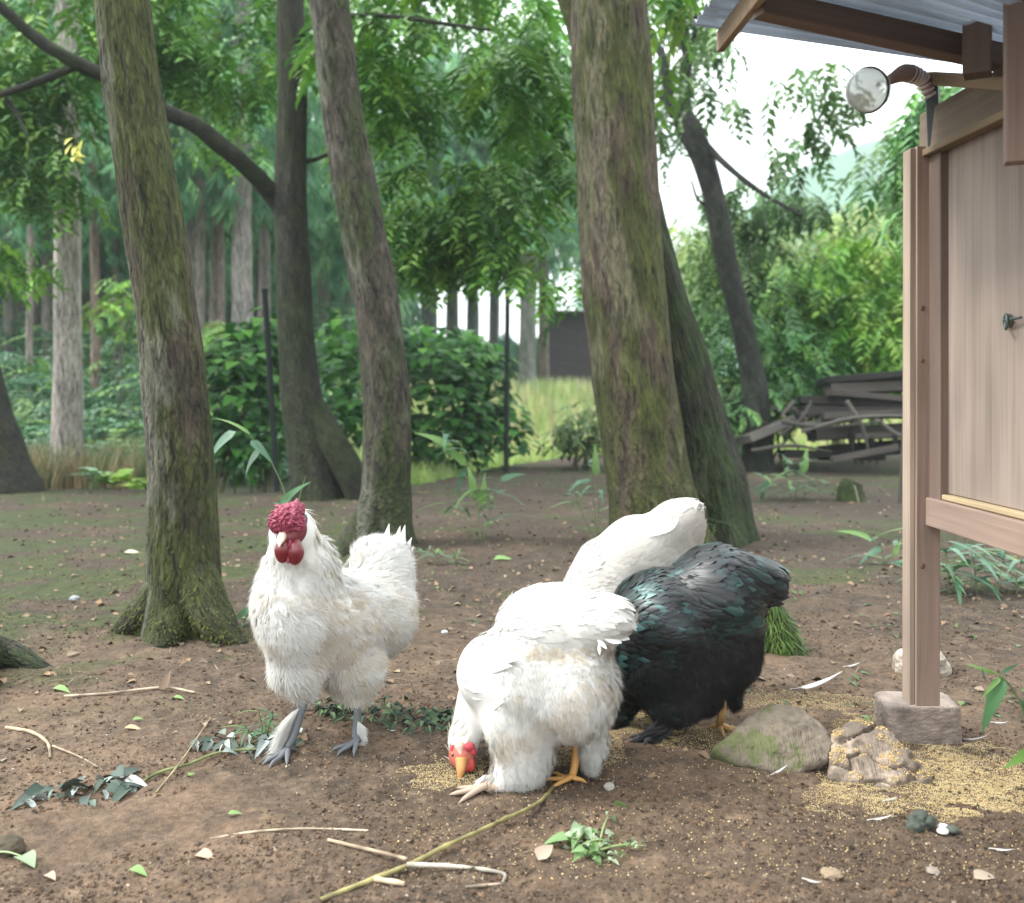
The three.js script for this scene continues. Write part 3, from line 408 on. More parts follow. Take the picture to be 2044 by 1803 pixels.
const dD = 6.15, treeD = thing('big_tree', 'thickest mossy tree with two joined stems behind the hens', 'tree', onGround(P(1315, 1090, dD).x, -dD));
const paintD = barkPaint([0.1105, 0.0833, 0.0561], { seed: 21, pale: [0.2175, 0.1870, 0.1392], moss: [0.062, 0.082, 0.010], mossLow: 0.0, mossBias: 0.14, mossMax: 0.8, paleMax: 0.45, paleLeft: 0.9 });
part(treeD, 'trunk', trunk([[1210, -560, 120], [1212, -200, 132], [1215, 0, 150], [1222, 200, 158], [1234, 400, 160], [1252, 600, 164], [1272, 800, 166], [1292, 940, 172], [1308, 1030, 182], [1316, 1092, 196]], dD, { n: 560, seg: 180, disp: barkDisp(0.011, 4.2, 1.5, 21), paint: paintD, flare: 0.35, flareH: 0.16, lobes: 5, seed: 22 }), mBark);
part(treeD, 'second_stem', trunk([[1262, 300, 70], [1282, 420, 84], [1316, 560, 92], [1358, 720, 108], [1392, 860, 122], [1418, 980, 140], [1432, 1076, 152]], [6.25, 6.3, 6.35, 6.4, 6.42, 6.42, 6.42], { n: 400, seg: 110, disp: barkDisp(0.010, 3.6, 1.4, 25), paint: barkPaint([0.0382, 0.0382, 0.0238], { seed: 25, moss: [0.0261, 0.0435, 0.0087], mossBias: 0.1, mossMax: 0.85, paleMax: 0.08 }), flare: 0.25, flareH: 0.14, seed: 26 }), mBark, 'darker second stem leaning in from the right');
boughs(treeD, [[[P(1196, 230, dD + 0.15), P(1160, 80, dD + 0.2), P(1120, -40, dD + 0.3), P(1050, -260, dD + 0.4)], M(28, dD), M(16, dD)], [[P(1222, -300, dD), P(1400, -620, dD - 0.5), P(1650, -760, dD - 0.8)], 0.12, 0.04], [[P(1205, -420, dD), P(1060, -720, dD - 0.3), P(850, -900, dD - 0.8)], 0.12, 0.04]], mBark, paintD);

const dE = 12.5, treeE = thing('slim_tree', 'slim dark crooked tree forking against the bright sky', 'tree', onGround(P(1512, 860, dE).x, -dE));
const paintE = barkPaint([0.0382, 0.0357, 0.0323], { seed: 31, moss: [0.0218, 0.0391, 0.0191], mossMax: 0.4, paleMax: 0.06 });
part(treeE, 'trunk', trunk([[1362, 232, 44], [1378, 262, 52], [1400, 310, 48], [1424, 390, 42], [1440, 470, 44], [1456, 550, 42], [1478, 630, 44], [1494, 710, 46], [1508, 790, 52], [1514, 870, 62]], dE, { n: 160, seg: 32, disp: barkDisp(0.007, 2.4, 1.4, 31), paint: paintE, flare: 0.2, seed: 2 }), mBark);
boughs(treeE, [[[P(1370, 245, dE), P(1366, 170, dE), P(1372, 100, dE - 0.2), P(1350, 20, dE - 0.4), P(1335, -80, dE - 0.6)], M(13, dE), M(9, dE)], [[P(1366, 245, dE), P(1340, 215, dE), P(1332, 170, dE), P(1325, 120, dE), P(1300, 70, dE + 0.2), P(1285, 20, dE + 0.3)], M(13, dE), M(6, dE)], [[P(1345, 222, dE), P(1318, 190, dE + 0.1), P(1290, 178, dE + 0.2)], M(8, dE), M(5, dE)], [[P(1372, 110, dE - 0.2), P(1388, 60, dE - 0.5), P(1385, -20, dE - 0.8)], M(7, dE), M(4, dE)],
  [[P(1405, 285, dE), P(1450, 330, dE - 0.3), P(1520, 385, dE - 0.6), P(1600, 430, dE - 0.9)], M(8, dE), M(3, dE)], [[P(1430, 420, dE), P(1395, 400, dE), P(1380, 360, dE + 0.1)], M(4, dE), M(2, dE)]], mBark, paintE);

const dF = 9.6, treeF = thing('edge_tree', 'dark leaning trunk foot cut off by the left picture edge', 'tree', onGround(P(-10, 985, dF).x, -dF));
part(treeF, 'trunk', trunk([[-190, -100, 110], [-150, 300, 116], [-95, 620, 122], [-50, 820, 126], [-20, 920, 140], [5, 988, 165]], dF, { n: 140, seg: 48, disp: barkDisp(0.01, 3, 1.3, 41), paint: barkPaint([0.0425, 0.0374, 0.0298], { seed: 41, moss: [0.0348, 0.0435, 0.0139], mossMax: 0.6, paleMax: 0.1 }), deep: 0.4, flare: 0, seed: 1 }), mBark);
{ const a = G(-120, 1400, 0.06), b = G(-10, 1372, 0.035), c = G(110, 1340, -0.02), rt = thing('mossy_root', 'mossy surface root reaching in from the left picture edge', 'root', G(20, 1365)); part(rt, 'root', taper([a, G(-60, 1345, 0.06), G(10, 1330, 0.03), c], [0.10, 0.085, 0.055, 0.012], { n: 60, seg: 30, disp: barkDisp(0.005, 3, 5, 51), paint: barkPaint([0.1020, 0.0850, 0.0638], { seed: 51, mossBias: 0.3, mossMax: 1, moss: [0.0305, 0.0435, 0.0122], paleMax: 0.05 }) }), mBark); }

// mossy stump hidden behind the black hen
{
  const b = G(1555, 1300), st = thing('mossy_stump', 'small pointed mossy stump behind the black hen', 'stump', b), top = V(b.x - 0.07, b.y + 0.26, b.z - 0.03);
  const g = part(st, 'wood', taper([V(b.x, b.y - 0.03, b.z), V(b.x - 0.02, b.y + 0.09, b.z), V(b.x - 0.05, b.y + 0.18, b.z - 0.01), top], [0.095, 0.062, 0.042, 0.02], { n: 50, seg: 30, disp: barkDisp(0.008, 3, 6, 61), paint: barkPaint([0.0595, 0.0595, 0.0255], { seed: 61, mossBias: 0.5, mossMax: 1, moss: [0.0609, 0.1044, 0.0174], paleMax: 0 }) }), mBark);
  const r = mulberry(61), L = []; for (const [p, n] of scatterOn(g.geometry, 1800, r)) { const dir = V(n.x * 0.5, -0.7 + r() * 0.6, n.z * 0.5).add(V((r() - 0.5) * 0.6, 0, (r() - 0.5) * 0.6)); L.push([xform(p, basisQ(dir, n), V(0.03, 0.03, 0.03 + r() * 0.03)), vary(r, [0.09, 0.16, 0.025], 0.45)]); }
  swarm(st, 'moss', leafGeo(0.14, 0.2, 0.05, 3), leafMat([1, 1, 1], 0.3), L);
}
// moss tufts on the lower trunks
for (const [t, y1, n, sd] of [[treeA, 1.0, 900, 71], [treeC, 0.8, 700, 72], [treeD, 1.6, 1500, 73]]) {
  const g = t.children[0].geometry, r = mulberry(sd), L = [], c = t.children.filter((k) => k.name === 'root' || k.name === 'trunk' || k.name === 'second_stem');
  for (const k of c) for (const [p, nn] of scatterOn(k.geometry, k.name === 'root' ? n : n * 2, r)) { if (p.y > y1 + (r() - 0.5) * 0.6 || N3(p.x * 6, p.y * 3, p.z * 6 + sd) < (k.name === 'root' ? -0.3 : 0.02) + 0.25 * p.y / y1) continue; const dir = nn.clone().add(V((r() - 0.5), -0.4 + (r() - 0.5), (r() - 0.5))); L.push([xform(p, basisQ(dir, V(0, 1, 0)), 0.010 + r() * 0.012), vary(r, [0.07, 0.08, 0.014], 0.4)]); }
  if (L.length) swarm(t, 'moss', leafGeo(0.35, 0.2, 0.1, 2), std([1, 1, 1], 1, { side: THREE.DoubleSide }), L);
}

// ================================================================ leaves, woods, undergrowth
const leafA = sprayGeo(101, 11, 0.30, 0.13, 0.25), leafB = sprayGeo(102, 9, 0.34, 0.15, 0.4), leafC = sprayGeo(103, 13, 0.24, 0.10, 0.15);
function cedarSpray(seed) {                                                         // a drooping branchlet of needle cords
  const r = mulberry(seed), gs = [], lf = leafGeo(0.11, 0.35, 0.05, 2, 0.7);
  for (let i = 0; i < 26; i++) { const a = (r() - 0.5) * 2.4, el = -0.5 * r(), t = r() * 0.5, dir = V(Math.sin(a), el, Math.cos(a)), g = lf.clone(); g.applyMatrix4(xform(V(0, -0.1 * t, t), basisQ(dir, V(0.5 * (r() - 0.5), 1, 0.5 * (r() - 0.5))), 0.3 + 0.35 * r())); gs.push(g); }
  return mergeGeometries(gs);
}
const cedar1 = cedarSpray(7), cedar2 = cedarSpray(8);
const mLeaf = leafMat([1, 1, 1], 0.5, 0.6), mNeedle = leafMat([1, 1, 1], 0.5, 0.9);
// blobs: [px, py, d, rx px, ry px, rz m, count]; sprays hang through each, thinned by noise so that gaps remain
function foliage(blobs, size, colour, r, o = {}) {
  const L = [];
  for (const [px, py, d, rx, ry, rz, n] of blobs) {
    const c = P(px, py, d), R = V(M(rx, d), M(ry, d), rz);
    for (let i = 0, tries = 0; i < n && tries < n * 6; tries++) {
      const u = V(r() * 2 - 1, r() * 2 - 1, r() * 2 - 1), l = u.length(); if (l > 1 || r() > 0.35 + 0.65 * l) continue;
      const p = V(c.x + u.x * R.x, c.y + u.y * R.y, c.z + u.z * R.z); const q = o.freq ?? 1.1;
      if (N3(p.x * q + 5, p.y * q * 1.4, p.z * q) < (o.gap ?? -0.12)) continue; if (o.keep && !o.keep(p)) continue; i++;
      const a = r() * TAU, dir = V(Math.cos(a), (o.hang ?? -0.45) + 0.7 * (r() - 0.5), Math.sin(a)), s = size * (0.65 + 0.7 * r()), f = 1 + 0.9 * N3(p.x * 0.9, p.y * 0.9 + 9, p.z * 0.9) * (o.clump ?? 0.6);
      const k = vary(r, colour[Math.floor(r() * colour.length)], o.vary ?? 0.3); L.push([xform(p, basisQ(dir, V((r() - 0.5) * 0.7, 1, (r() - 0.5) * 0.7)), s), k.multiplyScalar(f)]);
    }
  }
  return L;
}
const gYoung = [[0.15, 0.33, 0.05], [0.11, 0.27, 0.045], [0.23, 0.42, 0.07], [0.08, 0.21, 0.045]], gDark = [[0.05, 0.10, 0.025], [0.07, 0.13, 0.03], [0.04, 0.085, 0.025]], gCedar = [[0.10, 0.26, 0.12], [0.14, 0.33, 0.16], [0.08, 0.21, 0.11], [0.20, 0.40, 0.18]];

// crowns of the yard's trees that reach into the frame, and what carries on above it
{
  const r = mulberry(201);
  swarm(treeB, 'crown', leafB, mLeaf, foliage([[110, 60, 10.4, 300, 180, 0.9, 520], [40, 300, 10.2, 190, 150, 0.8, 300], [430, 60, 10.8, 170, 150, 0.9, 260], [450, 240, 12.5, 120, 90, 0.7, 60], [20, 520, 10.4, 80, 90, 0.6, 60], [640, 20, 10, 120, 110, 0.8, 130]], 0.36, gYoung, r, { gap: -0.08 }));
  swarm(treeC, 'crown', leafB, mLeaf, foliage([[880, 60, 8.6, 240, 150, 0.9, 420], [790, 190, 9.2, 130, 110, 0.8, 120], [1010, 230, 10, 150, 130, 0.6, 130], [850, 470, 9.6, 110, 95, 0.6, 200], [930, 390, 9.2, 190, 80, 0.7, 200], [1010, 500, 9.2, 90, 50, 0.5, 60], [950, 10, 12, 190, 80, 0.7, 200], [1070, 170, 12, 80, 130, 0.5, 110], [760, 330, 13, 90, 120, 0.6, 90]], 0.34, gYoung, r, { gap: -0.06 }));
  swarm(treeD, 'crown', leafB, mLeaf, foliage([[1090, 130, 9.8, 110, 190, 0.6, 130], [1060, 330, 9.8, 120, 100, 0.5, 80], [1350, 40, 7.4, 60, 110, 0.5, 50], [1120, 560, 10, 50, 70, 0.5, 26]], 0.33, gYoung, r));
  swarm(treeE, 'crown', leafB, mLeaf, foliage([[1345, 120, 13.4, 45, 120, 0.6, 60], [1440, 190, 12, 60, 30, 0.5, 12], [1760, 330, 12, 60, 50, 0.5, 26], [1790, 230, 11, 50, 30, 0.5, 14], [1400, 60, 13, 60, 70, 0.5, 36], [1420, 60, 10.2, 60, 50, 0.6, 24], [1390, 180, 10.4, 22, 26, 0.4, 6], [1620, 150, 9.8, 85, 30, 0.5, 20], [1690, 175, 9.6, 55, 30, 0.5, 12], [1640, 250, 10.2, 65, 30, 0.5, 14], [1570, 290, 10.6, 45, 22, 0.4, 8], [1590, 330, 10.4, 36, 18, 0.4, 6], [1330, 260, 13.6, 50, 60, 0.5, 40], [1470, 400, 13.6, 90, 50, 0.6, 70], [1570, 430, 13.4, 90, 50, 0.6, 80], [1460, 490, 13.8, 90, 60, 0.6, 50], [1550, 540, 13.6, 110, 80, 0.7, 60], [1400, 600, 14, 60, 80, 0.6, 36]], 0.36, [[0.09, 0.18, 0.05], [0.06, 0.13, 0.04], [0.13, 0.24, 0.07]], r, { gap: -0.2, hang: -0.7 }));
  swarm(treeA, 'crown', leafB, mLeaf, foliage([[100, -1150, 4.5, 420, 220, 1.0, 50]], 0.3, gYoung, r));
}
// a lone yellow leaf spray by the left, green shoots at the trunks
{ const c = P(140, 300, 6.8), gs = [], r = mulberry(5); for (let i = 0; i < 9; i++) gs.push(leafGeo(0.42, 0.2, 0.15, 3).applyMatrix4(xform(V(c.x + (r() - 0.5) * 0.16, c.y + (r() - 0.5) * 0.1, c.z), basisQ(V(r() - 0.3, -0.6 + r(), r() - 0.2), V(r() - 0.5, 0.6, 1)), 0.10))); const L = solo('yellow_leaf_sprig', 'bright yellow leaf sprig hanging in the green left of the mossy tree', 'leaves', mergeGeometries(gs), leafMat([0.62, 0.60, 0.12], 0.4), c); }

// cedars beyond the fence: [px, width px, d, first branch height m]
const mCedarBark = new THREE.MeshStandardMaterial({ vertexColors: true, roughness: 0.97, map: texBark, bumpMap: texBarkB, bumpScale: 0.01 });
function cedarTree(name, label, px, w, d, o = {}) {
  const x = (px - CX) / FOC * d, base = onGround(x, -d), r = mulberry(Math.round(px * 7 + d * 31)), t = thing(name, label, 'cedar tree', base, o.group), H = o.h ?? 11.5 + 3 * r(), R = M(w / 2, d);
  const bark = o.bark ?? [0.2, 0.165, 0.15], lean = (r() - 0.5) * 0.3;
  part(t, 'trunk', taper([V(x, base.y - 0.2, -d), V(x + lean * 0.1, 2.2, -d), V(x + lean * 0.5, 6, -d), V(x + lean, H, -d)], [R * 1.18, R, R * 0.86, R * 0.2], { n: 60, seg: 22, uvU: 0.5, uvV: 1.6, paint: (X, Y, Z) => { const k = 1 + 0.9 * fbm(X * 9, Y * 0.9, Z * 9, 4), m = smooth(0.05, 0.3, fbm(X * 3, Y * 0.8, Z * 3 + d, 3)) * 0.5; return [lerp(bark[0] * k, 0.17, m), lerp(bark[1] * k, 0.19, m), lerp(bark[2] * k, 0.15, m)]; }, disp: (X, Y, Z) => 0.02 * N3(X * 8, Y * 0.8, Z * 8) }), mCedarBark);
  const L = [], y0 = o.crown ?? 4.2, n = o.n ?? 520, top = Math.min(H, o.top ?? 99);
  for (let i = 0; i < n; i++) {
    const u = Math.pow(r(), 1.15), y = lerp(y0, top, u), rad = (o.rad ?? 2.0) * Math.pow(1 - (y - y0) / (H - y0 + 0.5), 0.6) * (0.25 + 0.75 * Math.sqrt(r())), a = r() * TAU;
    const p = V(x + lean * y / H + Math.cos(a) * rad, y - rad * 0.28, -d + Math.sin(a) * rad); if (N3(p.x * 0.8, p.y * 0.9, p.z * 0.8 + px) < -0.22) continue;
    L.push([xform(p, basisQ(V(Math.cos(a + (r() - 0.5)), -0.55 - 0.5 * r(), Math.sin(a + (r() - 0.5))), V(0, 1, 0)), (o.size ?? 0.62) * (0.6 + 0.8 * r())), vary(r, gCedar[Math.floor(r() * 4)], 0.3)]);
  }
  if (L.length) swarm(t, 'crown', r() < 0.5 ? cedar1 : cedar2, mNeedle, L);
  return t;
}
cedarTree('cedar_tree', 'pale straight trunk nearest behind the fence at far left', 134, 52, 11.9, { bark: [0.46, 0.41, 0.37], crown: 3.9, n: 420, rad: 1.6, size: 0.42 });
cedarTree('cedar_tree', 'slim grey trunk far back between the two pale trunks at far left', 92, 20, 26, { bark: [0.30, 0.25, 0.23], crown: 5.4 });
cedarTree('cedar_tree', 'dark slim trunk far back at the very left picture edge', 18, 24, 25, { bark: [0.14, 0.13, 0.11], crown: 5.2 });
cedarTree('cedar_tree', 'slim brown trunk far back just left of the mossy tree', 232, 15, 27, { bark: [0.26, 0.2, 0.17], crown: 5.6 });
cedarTree('cedar_tree', 'thin reddish trunk just right of the pale trunk at far left', 192, 17, 20, { bark: [0.32, 0.22, 0.18], crown: 5.2 });
cedarTree('cedar_tree', 'thin pale trunk just left of the pale trunk at far left', 58, 14, 19, { bark: [0.34, 0.28, 0.25], crown: 5.2 });
cedarTree('cedar_tree', 'broad grey trunk right beside the mossy tree stem', 388, 38, 21, { bark: [0.28, 0.235, 0.22], crown: 5.4 });
cedarTree('cedar_tree', 'brown trunk second to the right of the mossy tree stem', 434, 30, 22, { bark: [0.30, 0.235, 0.21], crown: 5.6 });
cedarTree('cedar_tree', 'grey trunk left of the left fence post, third from the mossy tree', 484, 42, 20, { bark: [0.32, 0.28, 0.265], crown: 5.4 });
cedarTree('cedar_tree', 'trunk directly behind the left fence post', 528, 24, 24, { crown: 5.8, bark: [0.26, 0.22, 0.2] });
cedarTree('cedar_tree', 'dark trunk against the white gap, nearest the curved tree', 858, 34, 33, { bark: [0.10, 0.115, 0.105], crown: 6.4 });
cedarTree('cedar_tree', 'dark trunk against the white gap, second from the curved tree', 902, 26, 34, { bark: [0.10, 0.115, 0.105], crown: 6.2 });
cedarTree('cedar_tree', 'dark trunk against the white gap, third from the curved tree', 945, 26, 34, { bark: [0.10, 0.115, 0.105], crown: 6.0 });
cedarTree('cedar_tree', 'wide greyish trunk just right of the right fence post', 1053, 34, 30, { bark: [0.22, 0.225, 0.2], crown: 6 });
cedarTree('cedar_tree', 'brown slim trunk between the right fence post and the big tree', 1087, 20, 31, { bark: [0.2, 0.165, 0.13], crown: 6 });
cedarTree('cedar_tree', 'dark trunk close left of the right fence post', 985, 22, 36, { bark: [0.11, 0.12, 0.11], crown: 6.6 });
{
  const r = mulberry(301), protos = []; let k = 0; const lab = 'distant cedar standing in the crowded wood behind the nearer trunks', grp = 'distant cedars of the wood';
  for (let i = 0; i < 40; i++) {
    const d = 24 + 26 * Math.pow(i / 40, 1.1) + r() * 3, px = -260 + 1390 * ((i * 0.618034) % 1) ; if (px > 740 && px < 1200) continue;
    if (protos.length < 3) { protos.push(cedarTree('distant_cedar', lab, px, 26, d, { group: grp, n: 400, rad: 2.3, size: 0.85, h: 14, crown: 5.6 })); continue; }
    const s = protos[k++ % 3], c = s.clone(); c.name = numbered('distant_cedar'); c.position.copy(onGround((px - CX) / FOC * d, -d)); c.rotation.y = 0; 
    const sc = 0.85 + 0.35 * r(); c.scale.set(sc, sc, sc); c.userData = { ...s.userData }; scene.add(c);
  }
}
// far mass of the wood, left of the gap, and its shrub layer
{
  const r = mulberry(311), L = [];
  for (let i = 0; i < 5200; i++) { const d = 46 + 16 * r(), px = -700 + 1520 * r(), x = (px - CX) / FOC * d, y = 1 + 15 * Math.pow(r(), 0.9); const p = V(x, y, -d); if (N3(p.x * 0.25, p.y * 0.3, p.z * 0.2) < -0.3) continue; L.push([xform(p, basisQ(V(r() - 0.5, -0.6, r() - 0.5), V(0, 1, 0)), 2.2 + 1.2 * r()), vary(r, y < 3 ? [0.22, 0.38, 0.10] : gCedar[Math.floor(r() * 4)], 0.35)]); }
  for (let i = 0; i < 1500; i++) { const d = 43 + 6 * r(), px = 720 + 500 * r(), x = (px - CX) / FOC * d, y = 1.2 + 3.6 * r() * (0.8 + 0.3 * N3(x * 0.6, 1, 1)); L.push([xform(V(x, y, -d), basisQ(V(r() - 0.5, -0.5, r() - 0.5), V(0, 1, 0)), 1.0 + 0.5 * r()), vary(r, [0.06, 0.15, 0.08], 0.3)]); }
  for (let i = 0; i < 1300; i++) { const d = 56 + 8 * r(), px = 780 + 420 * r(), y = 10.2 + 12 * r(); const p = V((px - CX) / FOC * d, y, -d); if (N3(p.x * 0.3, p.y * 0.3, p.z * 0.2) < -0.15) continue; L.push([xform(p, basisQ(V(r() - 0.5, -0.6, r() - 0.5), V(0, 1, 0)), 2.0 + 1.0 * r()), vary(r, gCedar[Math.floor(r() * 4)], 0.35)]); }
  tag(swarm(null, 'distant_wood', cedar1, mNeedle, L), 'dense green mass of the far cedar wood', 'wood');
  const S = [];
  for (let i = 0; i < 5200; i++) { const d = 12.3 + 26 * Math.pow(r(), 1.3), px = -300 + 1010 * r(), x = (px - CX) / FOC * d, z = -d; if (px > 560 && d < 16) continue; const hmax = (0.5 + 1.0 * smooth(12.5, 17, d) + 1.1 * smooth(16, 26, d)) * (0.65 + 0.6 * fbm(x * 0.5, 2, z * 0.5, 3) + 0.35), y = hmax * Math.sqrt(r()); S.push([xform(V(x, groundY(x, z) + y, z), basisQ(V(r() - 0.5, 0.15 - 0.5 * r(), r() - 0.5), V(0, 1, 0)), 0.45 + 0.4 * r()), vary(r, r() < 0.2 ? [0.2, 0.36, 0.08] : [0.075, 0.21, 0.09], 0.35)]); }
  tag(swarm(null, 'undergrowth', leafC, mLeaf, S), 'blue green shrub layer under the cedars at left', 'undergrowth');
}
// open meadow beyond the yard: blades of grass and dry stalks
function bladeGeo(seed, n, w) { const r = mulberry(seed), gs = []; for (let i = 0; i < n; i++) { const a = r() * TAU, b = leafGeo(w, 0.45 + 0.5 * r(), 0.02, 4, 0.35); b.applyMatrix4(xform(V((r() - 0.5) * 0.25, 0, (r() - 0.5) * 0.25), basisQ(V(Math.cos(a) * 0.35, 1, Math.sin(a) * 0.35), V(Math.cos(a), -0.35, Math.sin(a))), 0.55 + 0.5 * r())); gs.push(b); } return mergeGeometries(gs); }
const tuft = bladeGeo(17, 9, 0.045), tuftWide = bladeGeo(18, 8, 0.09);
{
  const r = mulberry(321), L = [], D = [];
  for (let i = 0; i < 14000; i++) { const d = 11.2 + 32 * Math.pow(r(), 1.7), px = 640 + 1350 * r(), x = (px - CX) / FOC * d, z = -d; if (d < edgeDist(x, d) + 0.1) continue; const s = 0.16 + 0.25 * r() + (px > 1030 && px < 1200 ? 0.30 * smooth(15, 22, d) : 0.35 * smooth(15, 24, d)); const dry = r() < 0.4 * smooth(15, 20, d); L.push([xform(onGround(x, z, -0.02), new THREE.Quaternion().setFromAxisAngle(V(0, 1, 0), r() * TAU), s), vary(r, dry ? [0.74, 0.67, 0.44] : (r() < 0.5 ? [0.58, 0.68, 0.28] : [0.40, 0.56, 0.18]), 0.3)]); }
  tag(swarm(null, 'meadow_grass', tuft, mLeaf, L), 'sunny pale green meadow grass between the leafy bush and big tree', 'grass');
  for (let i = 0; i < 900; i++) { const d = 10.7 + 2.6 * r(), px = -40 + 360 * r(), x = (px - CX) / FOC * d, z = -d; if (d < edgeDist(x, d) + 0.1) continue; D.push([xform(onGround(x, z, -0.02), new THREE.Quaternion().setFromAxisAngle(V(0, 1, 0), r() * TAU), 0.3 + 0.35 * r()), vary(r, r() < 0.6 ? [0.33, 0.27, 0.15] : [0.13, 0.2, 0.06], 0.3)]); }
  tag(swarm(null, 'dry_grass', tuft, mLeaf, D), 'dry straw coloured grass along the yard edge at far left', 'grass');
}
// shrubs and young trees on the right, seen against the light
function shrub(name, label, cat, blobs, size, colours, geo, seed, o = {}) {
  const [px, , d] = blobs[0], x = (px - CX) / FOC * d, b = onGround(x, -d), t = thing(name, label, cat, b, o.group), r = mulberry(seed), H = P(px, blobs[0][1], d).y;
  for (let i = 0; i < (o.stems ?? 5); i++) { const bl = blobs[i % blobs.length], e = P(bl[0] + (r() - 0.5) * bl[3], bl[1] + (r() - 0.5) * bl[4], bl[2]), s = onGround(x + (r() - 0.5) * 0.5, -d + (r() - 0.5) * 0.4, -0.05); part(t, 'stem', taper([s, s.clone().lerp(e, 0.5).add(V((r() - 0.5) * 0.3, 0.2, 0)), e], [o.sr ?? 0.02, (o.sr ?? 0.02) * 0.7, 0.005], { n: 10, seg: 7 }), std([0.09, 0.075, 0.06])); }
  swarm(t, 'foliage', geo, mLeaf, foliage(blobs, size, colours, r, o)); return t;
}
const gLight = [[0.20, 0.42, 0.05], [0.28, 0.5, 0.07], [0.14, 0.32, 0.045], [0.36, 0.5, 0.10]], gMid = [[0.11, 0.28, 0.08], [0.08, 0.21, 0.07], [0.16, 0.35, 0.08]];
shrub('young_tree', 'bright yellow green young tree left of the coop post', 'tree', [[1720, 560, 14, 140, 110, 1.0, 330], [1650, 640, 14.5, 150, 100, 1.0, 260], [1760, 660, 13.6, 80, 90, 0.8, 150]], 0.42, gLight, leafB, 401, { gap: -0.25, stems: 7 });
shrub('young_tree', 'dark leaved young tree behind the slim crooked trunk', 'tree', [[1480, 650, 13.8, 130, 100, 0.9, 150], [1560, 720, 13.4, 130, 80, 0.8, 150], [1430, 740, 13.6, 70, 70, 0.7, 80]], 0.40, gMid, leafA, 402, { gap: -0.2, stems: 8 });
shrub('young_tree', 'pale green tree crown far behind against the haze', 'tree', [[1600, 520, 24, 190, 110, 2.0, 420], [1740, 470, 25, 130, 80, 1.6, 240], [1400, 520, 23, 90, 120, 1.5, 200]], 0.75, [[0.30, 0.42, 0.12], [0.22, 0.36, 0.10], [0.38, 0.46, 0.16]], leafA, 403, { gap: -0.3, sr: 0.05 });
shrub('young_tree', 'dark leafy branches directly beside the top of the coop post', 'tree', [[1850, 250, 8.4, 50, 60, 0.5, 60], [1800, 380, 8.8, 36, 90, 0.5, 50], [1900, 190, 8.2, 70, 50, 0.5, 60]], 0.34, gMid, leafB, 404, { gap: -0.25, hang: -0.6, stems: 1 });
shrub('shrub', 'low dark shrub at the foot of the slim crooked trunk', 'shrub', [[1540, 800, 13, 120, 60, 0.7, 240], [1440, 830, 12.6, 60, 50, 0.5, 90], [1640, 740, 14.2, 120, 60, 0.7, 190], [1770, 720, 14, 70, 60, 0.6, 110]], 0.34, gMid, leafC, 405, { gap: -0.3 });
shrub('shrub', 'small leafy shrub left of the big tree in front of the meadow', 'shrub', [[1170, 850, 13.2, 50, 55, 0.4, 90], [1130, 870, 13, 36, 36, 0.35, 36]], 0.32, [[0.06, 0.14, 0.04], [0.12, 0.22, 0.05]], leafC, 406, { gap: -0.4 });
shrub('shrub', 'bamboo thicket of thin leaves behind the woodpile', 'bamboo', [[1680, 690, 15.5, 160, 90, 0.9, 320], [1580, 600, 15.8, 150, 120, 0.9, 260], [1760, 600, 15, 90, 120, 0.8, 200]], 0.5, [[0.16, 0.36, 0.08], [0.11, 0.27, 0.07], [0.28, 0.45, 0.10]], sprayGeo(110, 9, 0.42, 0.07, 0.5), 407, { gap: -0.3, hang: -0.8, stems: 14, sr: 0.012 });
shrub('shrub', 'bright light green shrub behind the yard edge left of the mossy tree stem', 'shrub', [[245, 620, 17, 60, 70, 0.8, 90], [420, 680, 15, 60, 50, 0.8, 110]], 0.4, gLight, leafC, 408, { gap: -0.3 });
// far hazy hillside seen in the gap
{ const pos = [], idx = [], col = [], n = 60, m = 14; for (let j = 0; j <= m; j++) for (let i = 0; i <= n; i++) { const px = 1150 + 1500 * i / n, d = 210 + 140 * j / m, x = (px - CX) / FOC * d, y = -3 + 96 * smooth(0, 1, j / m) * (0.55 + 0.45 * smooth(1250, 1750, px)) + 9 * fbm(x * 0.03, j * 0.4, 3, 3); pos.push(x, y, -d); const k = 1 + 1.2 * fbm(x * 0.09, y * 0.1, 1, 4); col.push(0.06 * k, 0.13 * k, 0.075 * k); }
  for (let j = 0; j < m; j++) for (let i = 0; i < n; i++) { const a = j * (n + 1) + i, b = a + n + 1; idx.push(a, a + 1, b, b, a + 1, b + 1); }
  structure('hill', geoFrom(pos, idx, null, col), new THREE.MeshStandardMaterial({ vertexColors: true, roughness: 1, side: THREE.DoubleSide })); }

